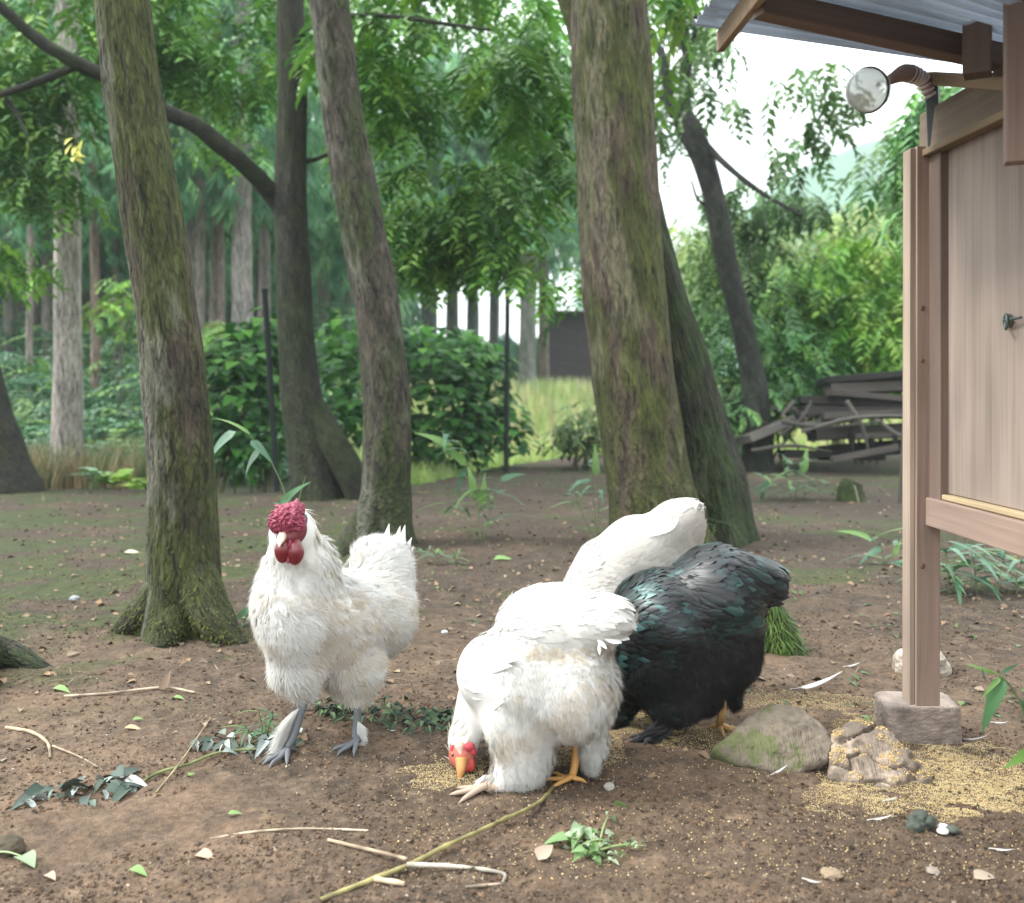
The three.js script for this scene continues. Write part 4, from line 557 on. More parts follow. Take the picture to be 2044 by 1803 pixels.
// the big-leaved bush behind the forked and the curved tree
{
  const r = mulberry(501), heart = leafGeo(0.86, 0.22, 0.1, 5, 0.42), mats = [[0.035, 0.15, 0.016], [0.06, 0.22, 0.022], [0.02, 0.095, 0.016], [0.11, 0.30, 0.03]].map((c) => leafMat(c, 0.35, 0.85));
  const bush = (label, blobs, seed, nPart) => {
    const [px, , d] = blobs[0], b = onGround((px - CX) / FOC * d, -d), t = thing('leafy_bush', label, 'bush', b), rr = mulberry(seed), list = [];
    for (const [bx, by, bd, rx, ry, rz, n] of blobs) { const c = P(bx, by, bd); for (let i = 0; i < n; i++) { const u = V(rr() * 2 - 1, rr() * 2 - 1, rr() * 2 - 1).normalize().multiplyScalar(Math.pow(rr(), 0.28)); const p = V(c.x + u.x * M(rx, bd), Math.max(c.y + u.y * M(ry, bd), groundY(c.x, c.z) + 0.06), c.z + u.z * rz); const out = V(u.x, 0.15 + u.y * 0.3, u.z); list.push([p, basisQ(V(out.x + (rr() - 0.5), -0.25 + 0.4 * (rr() - 0.5), out.z + 0.2 + (rr() - 0.5)), V(out.x * 0.6, 1, out.z * 0.6)), 0.13 + 0.09 * rr(), u.y]); } }
    list.sort((a, b2) => b2[0].z - a[0].z);
    const rest = []; list.forEach(([p, q, s, uy], i) => { const m = Math.floor(rr() * 3) + (uy > 0.35 && rr() < 0.5 ? 1 : 0); if (i < nPart) { const k = part(t, 'leaf', heart, mats[Math.min(3, m)]); k.position.copy(p).sub(b); k.quaternion.copy(q); k.scale.setScalar(s); } else rest.push([xform(p, q, s), vary(rr, [[0.035, 0.15, 0.016], [0.06, 0.22, 0.022], [0.02, 0.095, 0.016], [0.11, 0.30, 0.03]][Math.min(3, m)], 0.2)]); });
    swarm(t, 'foliage', heart, leafMat([1, 1, 1], 0.35, 0.85), rest);
    for (let i = 0; i < 12; i++) { const bl = blobs[Math.floor(rr() * blobs.length)], e = P(bl[0] + (rr() - 0.5) * bl[3], bl[1] - bl[4] * 0.5 * rr(), bl[2]), s = V(b.x + (rr() - 0.5) * 0.9, groundY(b.x, b.z) - 0.03, b.z + (rr() - 0.5) * 0.4); part(t, 'stem', taper([s, s.clone().lerp(e, 0.5), e], [0.014, 0.01, 0.004], { n: 8, seg: 6 }), std([0.11, 0.085, 0.05])); }
  };
  bush('large dark green bush with broad leaves between the two middle fence posts', [[870, 800, 12.7, 150, 165, 0.8, 1150], [720, 760, 12.4, 120, 150, 0.8, 620], [950, 770, 13.0, 80, 120, 0.5, 330], [1005, 860, 13.0, 60, 60, 0.4, 130]], 502, 290);
  bush('smaller broad leaved bush left of the forked tree behind the left fence post', [[490, 800, 10.9, 100, 160, 0.7, 760], [540, 690, 11.1, 50, 80, 0.5, 150]], 503, 200);
}
// bright plants at the yard edge, far left
{ const r = mulberry(511), hg = leafGeo(0.62, 0.35, 0.12, 5, 0.5), mats = [leafMat([0.42, 0.60, 0.06], 0.45), leafMat([0.28, 0.48, 0.05], 0.45), leafMat([0.26, 0.42, 0.26], 0.35)]; const pl = (label, px, py, n, mi) => { const b = G(px, py), t = thing('broad_leaved_plant', label, 'plant', b); for (let i = 0; i < n; i++) { const a = r() * TAU, k = part(t, 'leaf', hg, mats[mi(i)]); k.position.set((r() - 0.5) * 0.3, 0.04 + r() * 0.12, (r() - 0.5) * 0.2); k.quaternion.copy(basisQ(V(Math.cos(a), 0.55, Math.sin(a)), V(0, 1, 0))); k.scale.setScalar(0.17 + 0.10 * r()); } };
  pl('bluish broad leaf plant at the edge near the pale trunk', 182, 978, 11, () => 2); pl('yellow green broad leaf plant at the edge, left one of two', 225, 976, 18, (i) => i % 2); pl('yellow green broad leaf plant tucked against the mossy tree stem', 276, 972, 18, (i) => i % 2); }

// ================================================================ fence, shed, woodpile
{
  const mPost = std([0.008, 0.014, 0.013], 0.85), mWire = std([0.05, 0.07, 0.06], 0.6);
  const posts = [[-140, 10.6, 2.05, 'far left, out at the picture edge'], [556, 9.85, 2.1], [1010, 12.1, 2.3], [1428, 14.6, 1.8], [1758, 14.9, 1.75]], fence = thing('wire_fence', 'green net fence on thin dark posts along the yard edge', 'fence', onGround((700 - CX) / FOC * 11, -11)), tops = [];
  posts.forEach(([px, d, h], i) => { const x = (px - CX) / FOC * d, b = onGround(x, -d, -0.2), lean = i === 1 ? -0.14 : i === 2 ? 0.02 : 0; const t = V(x + lean, groundY(x, -d) + h, -d); tops.push([b, t]); part(fence, 'post', taper([b, t], [0.032, 0.03], { n: 2, seg: 12 }), mPost); part(fence, 'post_cap', new THREE.CylinderGeometry(0.035, 0.035, 0.03, 12).translate(t.x, t.y + 0.01, t.z), mPost); });
  const gs = []; for (let i = 0; i + 1 < tops.length; i++) { const [b0, t0] = tops[i], [b1, t1] = tops[i + 1]; for (let k = 0; k <= 9; k++) { const u = 0.12 + 0.84 * k / 9, a = b0.clone().lerp(t0, u), c = b1.clone().lerp(t1, u), mdl = a.clone().lerp(c, 0.5); mdl.y -= 0.03; gs.push(taper([a, mdl, c], [0.0016, 0.0016, 0.0016], { n: 6, seg: 3, open: true })); } const n = 26; for (let k = 1; k < n; k++) { const a = b0.clone().lerp(b1, k / n), c = t0.clone().lerp(t1, k / n); gs.push(taper([a.clone().lerp(c, 0.12), a.clone().lerp(c, 0.96)], [0.0012, 0.0012], { n: 1, seg: 3, open: true })); } }
  tag(part(fence, 'net', mergeGeometries(gs), mWire), null, null, null, 'stuff');
}
{
  const d = 38, L = P(1096, 700, d), R = P(1420, 700, d), y0 = groundY(L.x, -d) - 0.1, y1 = P(0, 622, d).y, shed = thing('dark_shed', 'low dark timber shed beyond the meadow left of the big tree', 'shed', V((L.x + R.x) / 2, y0, -d - 1)), m = std([0.045, 0.032, 0.038], 0.9), n = 16;
  for (let i = 0; i < n; i++) { const x = lerp(L.x, R.x, (i + 0.5) / n); part(shed, 'wall_board', bar(V(x, y0, -d - 0.01 * (i % 2)), V(x, y1, -d - 0.01 * (i % 2)), (R.x - L.x) / n - 0.012, 0.025, V(0, 0, 1), 0.004, i), m); }
  part(shed, 'back_wall', new THREE.BoxGeometry(R.x - L.x, y1 - y0, 2.4).translate((L.x + R.x) / 2, (y0 + y1) / 2, -d - 1.3), m);
  part(shed, 'roof', new THREE.BoxGeometry(R.x - L.x + 0.5, 0.09, 3.2).rotateX(0.1).translate((L.x + R.x) / 2, y1 + 0.1, -d - 1.1), std([0.06, 0.05, 0.055], 0.8));
}
{
  const wd = [std([0.105, 0.09, 0.08], 0.95, { map: texWood, bumpMap: texWood, bumpScale: 0.004 }), std([0.055, 0.048, 0.044], 0.95, { map: texWood, bumpMap: texWood, bumpScale: 0.004 }), std([0.2, 0.18, 0.165], 0.95, { map: texWood }), std([0.03, 0.027, 0.026], 0.95, { map: texWood })];
  const rows = [ // px0 py0 px1 py1 d thick-px wide-m material label
    [1640, 763, 1900, 742, 12.4, 13, 0.5, 3, 'long black board topping the woodpile'], [1650, 778, 1900, 768, 12.3, 20, 0.3, 0, 'thick greyish beam second from the top of the woodpile'], [1655, 785, 1900, 806, 12.2, 12, 0.22, 0, 'light board slanting down to the right near the top of the woodpile'],
    [1590, 800, 1900, 812, 12.5, 16, 0.4, 1, 'dark plank jutting out left in the middle of the woodpile'], [1600, 822, 1900, 826, 12.3, 20, 0.3, 1, 'dark beam in the middle of the woodpile'], [1600, 850, 1690, 838, 12.0, 12, 0.1, 2, 'short pale lath lying on the left half of the woodpile'], [1640, 832, 1900, 822, 12.05, 14, 0.2, 0, 'grey lath crossing the middle of the woodpile'],
    [1620, 868, 1900, 852, 12.2, 24, 0.35, 1, 'broad dark beam low in the woodpile'], [1700, 872, 1900, 866, 12.0, 12, 0.2, 0, 'thin board below the broad dark beam of the woodpile'], [1560, 905, 1760, 912, 12.3, 14, 0.3, 3, 'black bottom board of the woodpile'],
    [1660, 918, 1790, 893, 11.7, 13, 0.1, 0, 'crooked stick lying on the ground before the woodpile'], [1480, 880, 1600, 830, 12.2, 16, 0.5, 2, 'pale flat board leaning at the left end of the woodpile'], [1450, 795, 1600, 828, 12.8, 10, 0.3, 2, 'grey plank slanting down behind the pale leaning board'], [1448, 830, 1560, 852, 12.6, 8, 0.14, 0, 'narrow grey lath left of the woodpile'], [1585, 815, 1625, 880, 11.95, 10, 0.08, 1, 'dark stake leaning upright against the left of the woodpile'], [1560, 830, 1585, 800, 12.1, 6, 0.05, 2, 'small pale stake end beside the woodpile'],
    [1700, 830, 1702, 900, 11.9, 8, 0.06, 3, 'black short prop standing under the woodpile, leftmost'], [1736, 870, 1740, 905, 11.95, 10, 0.06, 3, 'black short prop standing under the woodpile, middle one'], [1786, 868, 1790, 900, 11.95, 9, 0.06, 3, 'black short prop standing under the woodpile, rightmost'], [1640, 905, 1900, 884, 12.35, 30, 0.3, 3, 'dark lowest beam behind the props of the woodpile']];
  rows.forEach(([a, b, c, e, d, th, w, m, label], i) => { const p = P(a, b, d), q = P(c, e, d + (i % 3) * 0.12), mid = p.clone().lerp(q, 0.5); solo('old_board', label, 'board', bar(p, q, M(th, d), w, V(0.1 * ((i % 3) - 1), 0.1, 1), 0.006, i), wd[m], mid); });
}
{ const b = G(1700, 1003), r = mulberry(91), t = thing('tree_stub', 'small mossy stub with a twig below the woodpile', 'stump', b); part(t, 'wood', taper([V(b.x, b.y - 0.03, b.z), V(b.x - 0.01, b.y + 0.1, b.z), V(b.x + 0.02, b.y + 0.17, b.z)], [0.13, 0.105, 0.085], { n: 16, seg: 20, disp: barkDisp(0.01, 3, 6, 61), paint: barkPaint([0.05, 0.05, 0.025], { seed: 91, mossBias: 0.3, mossMax: 1, moss: [0.05, 0.075, 0.02], paleMax: 0 }) }), mBark); part(t, 'twig', taper([V(b.x + 0.02, b.y, b.z + 0.12), V(b.x - 0.01, b.y + 0.15, b.z + 0.1)], [0.008, 0.006], { n: 3, seg: 6 }), std([0.3, 0.25, 0.2])); }
{ // loose branches and sticks on and before the woodpile
  const bk = [[[1600, 862], [1700, 835], [1860, 830], 'grey crooked branch laid across the woodpile front'], [[1560, 842], [1640, 852], [1760, 842], 'thin bent branch sticking out at the left of the woodpile'], [[1690, 800], [1720, 850], [1735, 905], 'dark stick leaning down the middle of the woodpile'], [[1500, 900], [1580, 890], [1660, 902], 'long stick on the ground at the left foot of the woodpile'], [[1750, 838], [1800, 872], [1850, 880], 'stick slanting down to the right low on the woodpile'], [[1560, 870], [1600, 835], [1620, 800], 'twig rising from the left side of the woodpile']];
  bk.forEach(([a, b, c, label], i) => { const d = 11.7 + 0.05 * i, p = [P(...a, d), P(...b, d - 0.08), P(...c, d)]; solo('old_branch', label, 'branch', taper(p, [0.026, 0.022, 0.012], { n: 20, seg: 9, disp: (x, y, z) => 0.006 * N3(x * 14, y * 14, z * 14) }), std([[0.10, 0.088, 0.078], [0.06, 0.052, 0.046]][i % 2], 0.95), p[1].clone()); });
}

// ================================================================ the four chickens
const featherG = (() => { const g = leafGeo(0.46, 0.15, -0.10, 5, 0.62); return g; })();           // contour feather, slightly domed
const roundG = leafGeo(0.46, 0.22, -0.14, 8, 1.5);
const hackleG = leafGeo(0.2, 0.12, -0.06, 4, 0.55);
const plumeG = (() => { const r = mulberry(9), gs = []; for (let i = 0; i < 9; i++) { const a = (r() - 0.5) * 1.5, e = (r() - 0.5) * 0.9; gs.push(leafGeo(0.045, 0.25, 0.02, 3, 0.4).applyMatrix4(xform(V(0, 0, 0), basisQ(V(Math.sin(a), e * 0.6 + 0.1, Math.cos(a)), V(0, 1, 0)), 0.7 + 0.4 * r()))); } return mergeGeometries(gs); })();
const ep = (px, py, d, rx, ry, rz, rot = 0) => ell(P(px, py, d), M(rx, d), M(ry, d), rz, -rot);
const cp = (a, b) => cone(P(a[0], a[1], a[2]), P(b[0], b[1], b[2]), M(a[3], a[2]), M(b[3], b[2]));
const joined = (list, k) => (x, y, z) => { let d = 9; for (const f of list) d = smin(d, f(x, y, z), k); return d; };
function body(list, k, cell = 0.008, fine = null) {
  const f = joined(list, k), lo = V(9, 9, 9), hi = V(-9, -9, -9); for (const q of list) { lo.min(q.lo); hi.max(q.hi); } return nets(f, lo.addScalar(-0.03), hi.addScalar(0.03), cell);
}
const boxed = (f, px, py, d, r) => { const c = P(px, py, d), R = M(r, d); f.lo = c.clone().addScalar(-R); f.hi = c.clone().addScalar(R); return f; };
const EP = (px, py, d, rx, ry, rz, rot) => boxed(ep(px, py, d, rx, ry, rz, rot), px, py, d, Math.max(rx, ry, rz / d * FOC));
const CP = (a, b) => { const f = cp(a, b), u = boxed(() => 0, a[0], a[1], a[2], a[3]), v = boxed(() => 0, b[0], b[1], b[2], b[3]); f.lo = u.lo.min(v.lo); f.hi = u.hi.max(v.hi); return f; };
const pxOf = (p) => [CX + FOC * p.x / -p.z, HY - FOC * (p.y - EYE) / -p.z];
// Feathers over a body: style(px, py, p, n) gives { geo, len, wid, lift, flow, colour } or null
function plumage(t, g, count, seed, style, mats) {
  const r = mulberry(seed), lists = {};
  for (const [p, n] of scatterOn(g, count, r)) {
    const [px, py] = pxOf(p), s = style(px, py, p, n, r); if (!s) continue;
    const f = s.flow.clone().add(V((r() - 0.5) * s.mess, (r() - 0.5) * s.mess, (r() - 0.5) * s.mess)); f.addScaledVector(n, -f.dot(n)); if (f.lengthSq() < 1e-6) continue; f.normalize().addScaledVector(n, s.lift * (0.6 + 0.8 * r()));
    const q = basisQ(f, n), L = s.len * (0.75 + 0.5 * r()); (lists[s.kind] ??= []).push([xform(p.clone().addScaledVector(n, s.raise ?? -0.002), q, V(L * (s.wid ?? 1), L * 0.9, L)), s.colour]);
  }
  const geo = { round: roundG, contour: featherG, hackle: hackleG, plume: plumeG };
  for (const [k, L] of Object.entries(lists)) swarm(t, k === 'round' ? 'saddle_feathers' : k === 'plume' ? 'fluff' : k === 'hackle' ? 'hackle_feathers' : 'contour_feathers', geo[k], mats[k] ?? mats.contour, L);
}
function toes(list) { return mergeGeometries(list.map(([pts, rad]) => taper(pts, rad, { n: 14, seg: 9 }))); }
function foot(c, yaw, s = 1, spread = 0.55) {                                       // three toes forward, one back, with claws
  const gs = []; for (const [a, l] of [[0, 0.075], [spread, 0.062], [-spread, 0.062], [Math.PI, 0.03]]) { const dx = Math.sin(yaw + a), dz = Math.cos(yaw + a), q = (k, h) => V(c.x + dx * k * s, groundY(c.x + dx * k * s, c.z + dz * k * s) + h * s, c.z + dz * k * s); gs.push([[V(c.x, c.y + 0.02 * s, c.z), q(l * 0.3, 0.014), q(l * 0.62, 0.011), q(l, 0.008), q(l + 0.016, 0.001)], [0.0085 * s, 0.008 * s, 0.0068 * s, 0.0052 * s, 0.0008]]); } return gs;
}
const mWhite = new THREE.MeshPhysicalMaterial({ color: RGB(0.61, 0.60, 0.575), roughness: 0.85, sheen: 0.3, sheenColor: RGB(1, 1, 1), sheenRoughness: 0.6 });
const mFeather = new THREE.MeshPhysicalMaterial({ color: RGB(1, 1, 1), roughness: 0.75, transmission: 0.25, thickness: 0, side: THREE.DoubleSide, specularIntensity: 0.4 });
const mRed = new THREE.MeshPhysicalMaterial({ color: RGB(0.24, 0.026, 0.062), roughness: 0.55, clearcoat: 0.2, clearcoatRoughness: 0.4 }), mWattle = new THREE.MeshPhysicalMaterial({ color: RGB(0.13, 0.006, 0.011), roughness: 0.4, clearcoat: 0.25, clearcoatRoughness: 0.4 }), mFaceRed = std([0.62, 0.10, 0.085], 0.6);
const mEye = std([0.02, 0.012, 0.01], 0.15), mIris = std([0.45, 0.17, 0.04], 0.3), mLegGrey = std([0.12, 0.127, 0.137], 0.65), mLegOrange = std([0.56, 0.29, 0.09], 0.55), mHorn = std([0.72, 0.62, 0.50], 0.45), mBeakOrange = std([0.66, 0.34, 0.11], 0.45);
const white = [0.63, 0.62, 0.595], cream = [0.60, 0.56, 0.465], warm = [0.53, 0.475, 0.39];

const dirty = (r, p, c = white, k = 0.65) => { const m = k * smooth(0.06, 0.34, N3(p.x * 13 + 2, p.y * 13, p.z * 13) + 0.25 * (r() - 0.5)); return vary(r, [lerp(c[0], 0.50, m), lerp(c[1], 0.43, m), lerp(c[2], 0.34, m)], 0.04); };

// ---- the white rooster, facing the viewer
{
  const base = G(640, 1505), t = thing('rooster', 'fluffy white rooster with red comb walking towards the viewer', 'rooster', base);
  const L = [EP(583, 1058, 2.42, 38, 44, 0.05), CP([588, 1075, 2.43, 42], [600, 1130, 2.48, 66]), CP([600, 1130, 2.48, 64], [598, 1185, 2.5, 84]), EP(576, 1195, 2.46, 56, 55, 0.10), EP(591, 1243, 2.47, 71, 76, 0.115), EP(660, 1225, 2.60, 104, 84, 0.15, 0.25), EP(730, 1225, 2.70, 88, 78, 0.13, 0.1), EP(765, 1160, 2.80, 56, 72, 0.10, -0.1), EP(742, 1125, 2.82, 42, 46, 0.07), EP(785, 1118, 2.86, 28, 34, 0.05), EP(645, 1285, 2.57, 92, 52, 0.10), EP(760, 1235, 2.72, 62, 60, 0.1),
    EP(592, 1328, 2.46, 42, 44, 0.06), CP([592, 1340, 2.46, 34], [604, 1376, 2.46, 16]), EP(700, 1335, 2.58, 58, 46, 0.07), CP([704, 1345, 2.57, 42], [710, 1384, 2.56, 18])];
  const g = part(t, 'body', body(L, 0.045, 0.0075), mWhite).geometry;
  const tail = P(790, 1090, 2.85), fl = (px, py, p) => {
    if (py < 1185 && px < 700) return V(0.25 * Math.sign(px - 588) * smooth(5, 60, Math.abs(px - 588)), -1, -0.1);   // hackles hang
    if (px > 690 && py < 1230) return V(0.55, 0.6 * smooth(1200, 1080, py) - 0.15, -0.45);
    return V(0.45, -0.75, -0.5);
  };
  plumage(t, g, 5200, 611, (px, py, p, n, r) => {
    if (py < 1085 && px < 625 && n.z > 0.1) return null; const c = py < 1185 && px > 590 && px < 690 ? cream : px > 640 && py > 1190 && r() < 0.4 ? warm : white;
    if (py < 1190 && px < 690) return { kind: 'hackle', len: 0.052, lift: 0.08, mess: 0.18, flow: fl(px, py, p), colour: vary(r, c, 0.04) };
    return { kind: 'contour', len: 0.042, wid: 0.95, lift: 0.16, mess: 0.5, flow: fl(px, py, p), colour: vary(r, c, 0.05) };
  }, { contour: mFeather });
  plumage(t, g, 9000, 612, (px, py, p, n, r) => {
    if (py < 1100 && px < 640) return null; const low = py > 1240 || px > 700; if (!low && r() < 0.45) return null; const c = px > 640 && py > 1200 && r() < 0.35 ? warm : white;
    return { kind: 'plume', len: (py > 1300 ? 0.036 : 0.03) * (px > 690 && py < 1200 ? 1.15 : 1), lift: py > 1290 ? 0.55 : 0.4, mess: 0.9, flow: fl(px, py, p), colour: dirty(r, p, c, py > 1180 ? 0.6 : 0.2), raise: 0 };
  }, { plume: mFeather });
  // tail feathers standing up
  const rr = mulberry(613); for (const [x0, y0, x1, y1, d] of [[762, 1120, 774, 1048, 2.84], [785, 1110, 797, 1052, 2.86], [795, 1115, 806, 1050, 2.87], [800, 1120, 820, 1074, 2.88], [775, 1120, 786, 1068, 2.83], [806, 1135, 824, 1092, 2.88], [750, 1125, 752, 1072, 2.83]]) { const a = P(x0, y0, d), b = P(x1, y1, d), k = part(t, 'tail_feather', featherG, mFeather); k.position.copy(a).sub(base); k.quaternion.copy(basisQ(b.clone().sub(a), V(-0.3 + 0.4 * rr(), 0.2, 1))); const s = a.distanceTo(b); k.scale.set(s * 0.55, s * 0.6, s * 1.04); }
  // comb: a knobbly mass over the brow, a single blade rising behind
  const knob = (f, amp, fq, sd) => { const q = (x, y, z) => f(x, y, z) - amp * (Math.abs(N3(x * fq + sd, y * fq, z * fq)) - 0.18) - amp * 0.5 * (Math.abs(N3(x * fq * 2.1, y * fq * 2.1 + sd, z * fq * 2.1)) - 0.2); q.lo = f.lo; q.hi = f.hi; return q; };
  const combG = body([knob(EP(572, 1036, 2.372, 32, 28, 0.036), 0.013, 85, 3), knob(EP(588, 1018, 2.380, 19, 17, 0.024), 0.010, 95, 5), knob(EP(592, 1048, 2.374, 18, 20, 0.024), 0.010, 90, 8), knob(EP(550, 1044, 2.376, 14, 20, 0.02), 0.010, 100, 9), knob(CP([578, 1046, 2.338, 5], [590, 1008, 2.366, 6]), 0.004, 120, 2), CP([590, 1012, 2.372, 6], [593, 997, 2.385, 3]), CP([602, 1022, 2.385, 7], [606, 1010, 2.39, 4])], 0.004, 0.002);
  part(t, 'comb', combG, mRed);
  part(t, 'face', body([EP(577, 1072, 2.375, 25, 20, 0.03), EP(596, 1058, 2.385, 17, 24, 0.028)], 0.012, 0.003), std([0.13, 0.014, 0.02], 0.5));
  for (const [a, b, rx] of [[564, 1101, 15], [588, 1105, 16]]) part(t, 'wattle', body([CP([a + 3, b - 22, 2.36, 9], [a + 2, b - 4, 2.352, rx]), EP(a, b + 2, 2.35, rx, 22, 0.011)], 0.012, 0.0025), mWattle);
  part(t, 'wattle_fold', body([CP([579, 1082, 2.348, 4], [575, 1123, 2.343, 3.2])], 0.005, 0.002), mRed);
  part(t, 'beak', taper([P(566, 1068, 2.36), P(560, 1078, 2.335), P(557, 1091, 2.318)], [M(10, 2.4), M(7.5, 2.4), M(1.5, 2.4)], { n: 14, seg: 16 }), mHorn);
  for (const [px, py, d] of [[601, 1046, 2.372], [546, 1056, 2.37]]) { const c = P(px, py, d); part(t, 'eye', new THREE.SphereGeometry(0.0065, 20, 14).translate(c.x, c.y, c.z), mEye); }
  { const c = P(604, 1042, 2.385); part(t, 'ear_feathers', body([EP(604, 1042, 2.388, 9, 17, 0.012, 0.3)], 0.004, 0.003), std([0.13, 0.12, 0.13], 0.9)); }
  // legs: the left one swings forward, the right one carries the bird
  { const k = P(610, 1388, 2.46), c = G(574, 1522, 0.0); part(t, 'leg', toes([[[k, P(598, 1430, 2.45), P(584, 1475, 2.44), V(c.x, c.y + 0.02, c.z)], [0.013, 0.0105, 0.0095, 0.0095]], ...foot(c, -0.35, 0.9)]), mLegGrey, 'grey leg stepping forward'); const r = mulberry(615), F = []; for (let i = 0; i < 420; i++) { const u = r(), q = P(lerp(600, 578, u), lerp(1412, 1475, u), 2.445); F.push([xform(q, basisQ(V(-0.8 + 0.3 * (r() - 0.5), -0.72 + 0.3 * (r() - 0.5), 0.2 * (r() - 0.5) + 0.1), V(0, 1, 0.3)), V(0.03, 0.03, 0.035 + 0.055 * r())), vary(r, white, 0.04)]); } swarm(t, 'foot_feathers', plumeG, mFeather, F); }
  { const k = P(713, 1395, 2.56), c = G(712, 1502, 0.0); part(t, 'leg', toes([[[k, P(713, 1430, 2.55), P(710, 1468, 2.53), V(c.x, c.y + 0.02, c.z)], [0.013, 0.0105, 0.0098, 0.0095]], ...foot(c, -0.5, 0.9)]), mLegGrey); const r = mulberry(616), F = []; for (let i = 0; i < 260; i++) { const u = r(), q = P(lerp(714, 712, u), lerp(1440, 1496, u), 2.525); F.push([xform(q, basisQ(V(0.5 + 0.5 * (r() - 0.5), -0.7, 0.35), V(0, 1, 0.3)), V(0.022, 0.022, 0.02 + 0.026 * r())), vary(r, white, 0.04)]); } swarm(t, 'foot_feathers', plumeG, mFeather, F); }
}

// ---- the white hen pecking in front, seen from behind
{
  const base = G(1085, 1580), t = thing('white_hen', 'bright white hen bent down pecking, nearest the viewer', 'hen', base);
  const L = [EP(1115, 1248, 2.32, 126, 82, 0.14, 0.05), EP(1085, 1350, 2.32, 148, 105, 0.17, 0.1), EP(1010, 1395, 2.40, 84, 84, 0.12), EP(972, 1340, 2.31, 60, 72, 0.075, 0.25), EP(1150, 1380, 2.24, 80, 92, 0.12), EP(1190, 1235, 2.22, 55, 56, 0.07), EP(1228, 1232, 2.17, 36, 40, 0.05), CP([960, 1400, 2.42, 48], [926, 1466, 2.37, 30]), EP(924, 1500, 2.345, 25, 30, 0.028), EP(1048, 1500, 2.27, 56, 68, 0.08), EP(1040, 1440, 2.27, 78, 70, 0.09), EP(1180, 1465, 2.32, 32, 74, 0.06), CP([1030, 1530, 2.26, 40], [1000, 1560, 2.24, 24])];
  const g = part(t, 'body', body(L, 0.035, 0.0075), mWhite).geometry, tailward = V(0.75, 0.12, 0.62);
  const rw = mulberry(627); for (const [x0, y0, x1, y1, d, w] of [[925, 1330, 1010, 1330, 2.255, 0.62], [918, 1350, 1020, 1350, 2.25, 0.55], [920, 1368, 1024, 1366, 2.25, 0.5], [926, 1384, 1016, 1378, 2.26, 0.5], [936, 1398, 1002, 1390, 2.27, 0.5], [950, 1300, 1030, 1306, 2.24, 0.62], [942, 1316, 1022, 1318, 2.245, 0.6], [948, 1410, 988, 1402, 2.29, 0.6]]) { const a = P(x0, y0, d + 0.005), b2 = P(x1, y1, 2.151), k = part(t, 'wing_feather', featherG, mWhite.clone()); k.material.side = THREE.DoubleSide; k.position.copy(a).sub(base); k.quaternion.copy(basisQ(b2.clone().sub(a), V(-0.6, 0.15 + 0.1 * rw(), 0.8))); const s = a.distanceTo(b2); k.scale.set(s * w, s * 0.9, s); }
  const sty = (px, py, p, n, r) => {
    if (px < 1015 && py > 1285 && py < 1425) return null;
    if (px < 945 && py > 1400) return { kind: 'hackle', len: 0.034, lift: 0.06, mess: 0.15, flow: V(0.35, 0.9, 0.25), colour: vary(r, [0.62, 0.56, 0.45], 0.06) };
    if (py > 1320 && px > 1040 && px < 1240) return r() < 0.35 ? { kind: 'contour', len: 0.032, wid: 0.9, lift: 0.2, mess: 0.7, flow: V(0.15, -0.9, 0.35), colour: vary(r, white, 0.04) } : null;
    if (py > 1400) return { kind: 'contour', len: 0.03, lift: 0.14, mess: 0.3, flow: V(0.2, -0.9, 0.2), colour: dirty(r, p, white, 0.3) };
    if (py < 1310) return { kind: 'contour', len: 0.036, wid: 1.25, lift: 0.08, mess: 0.2, raise: 0.0, flow: V(0.75, -0.25, 0.6), colour: dirty(r, p, white, 0.3) };
    return { kind: 'contour', len: 0.034, wid: 1.2, lift: 0.07, mess: 0.18, raise: 0.0, flow: tailward.clone().add(V(0, -0.5, 0)), colour: dirty(r, p, white, 0.3) };
  };
  plumage(t, g, 3600, 621, sty, { contour: mFeather });
  plumage(t, g, 8000, 623, (px, py, p, n, r) => (py > 1315 && px > 1000) || py > 1430 && px > 975 ? { kind: 'plume', len: 0.026, lift: 0.4, mess: 1.0, flow: V(0.1, -0.9, 0.4), colour: dirty(r, p), raise: 0 } : (py > 1285 && py < 1320 && px > 990 && r() < 0.6) ? { kind: 'plume', len: 0.03, lift: 0.3, mess: 0.6, flow: V(0.1, -1, 0.4), colour: dirty(r, p, warm), raise: 0 } : null, { plume: mFeather });
  const rr = mulberry(624); for (const [x0, y0, x1, y1, d, w] of [[1195, 1215, 1262, 1222, 2.15, 0.8], [1190, 1235, 1263, 1248, 2.14, 0.8], [1185, 1250, 1256, 1270, 2.14, 0.7], [1185, 1262, 1240, 1278, 2.13, 0.6], [1198, 1205, 1250, 1205, 2.16, 0.7], [1196, 1270, 1200, 1304, 2.14, 0.4], [1186, 1268, 1212, 1290, 2.13, 0.5]]) { const a = P(x0, y0, d + 0.04), b = P(x1, y1, d), k = part(t, 'tail_feather', roundG, mFeather); k.position.copy(a).sub(base); k.quaternion.copy(basisQ(b.clone().sub(a), V(0.35, 0.5, 0.8))); const s = a.distanceTo(b); k.scale.set(s * w, s * 0.7, s); }
  // head: red face, small comb, beak down
  part(t, 'face', body([EP(922, 1506, 2.330, 22, 25, 0.026), EP(936, 1514, 2.328, 14, 24, 0.02), EP(906, 1508, 2.334, 9, 22, 0.018), CP([921, 1512, 2.316, 13], [919, 1532, 2.304, 9])], 0.014, 0.0026), new THREE.MeshStandardMaterial({ color: RGB(0.42, 0.11, 0.08), roughness: 0.75, bumpMap: texSoilB, bumpScale: 0.001 }));
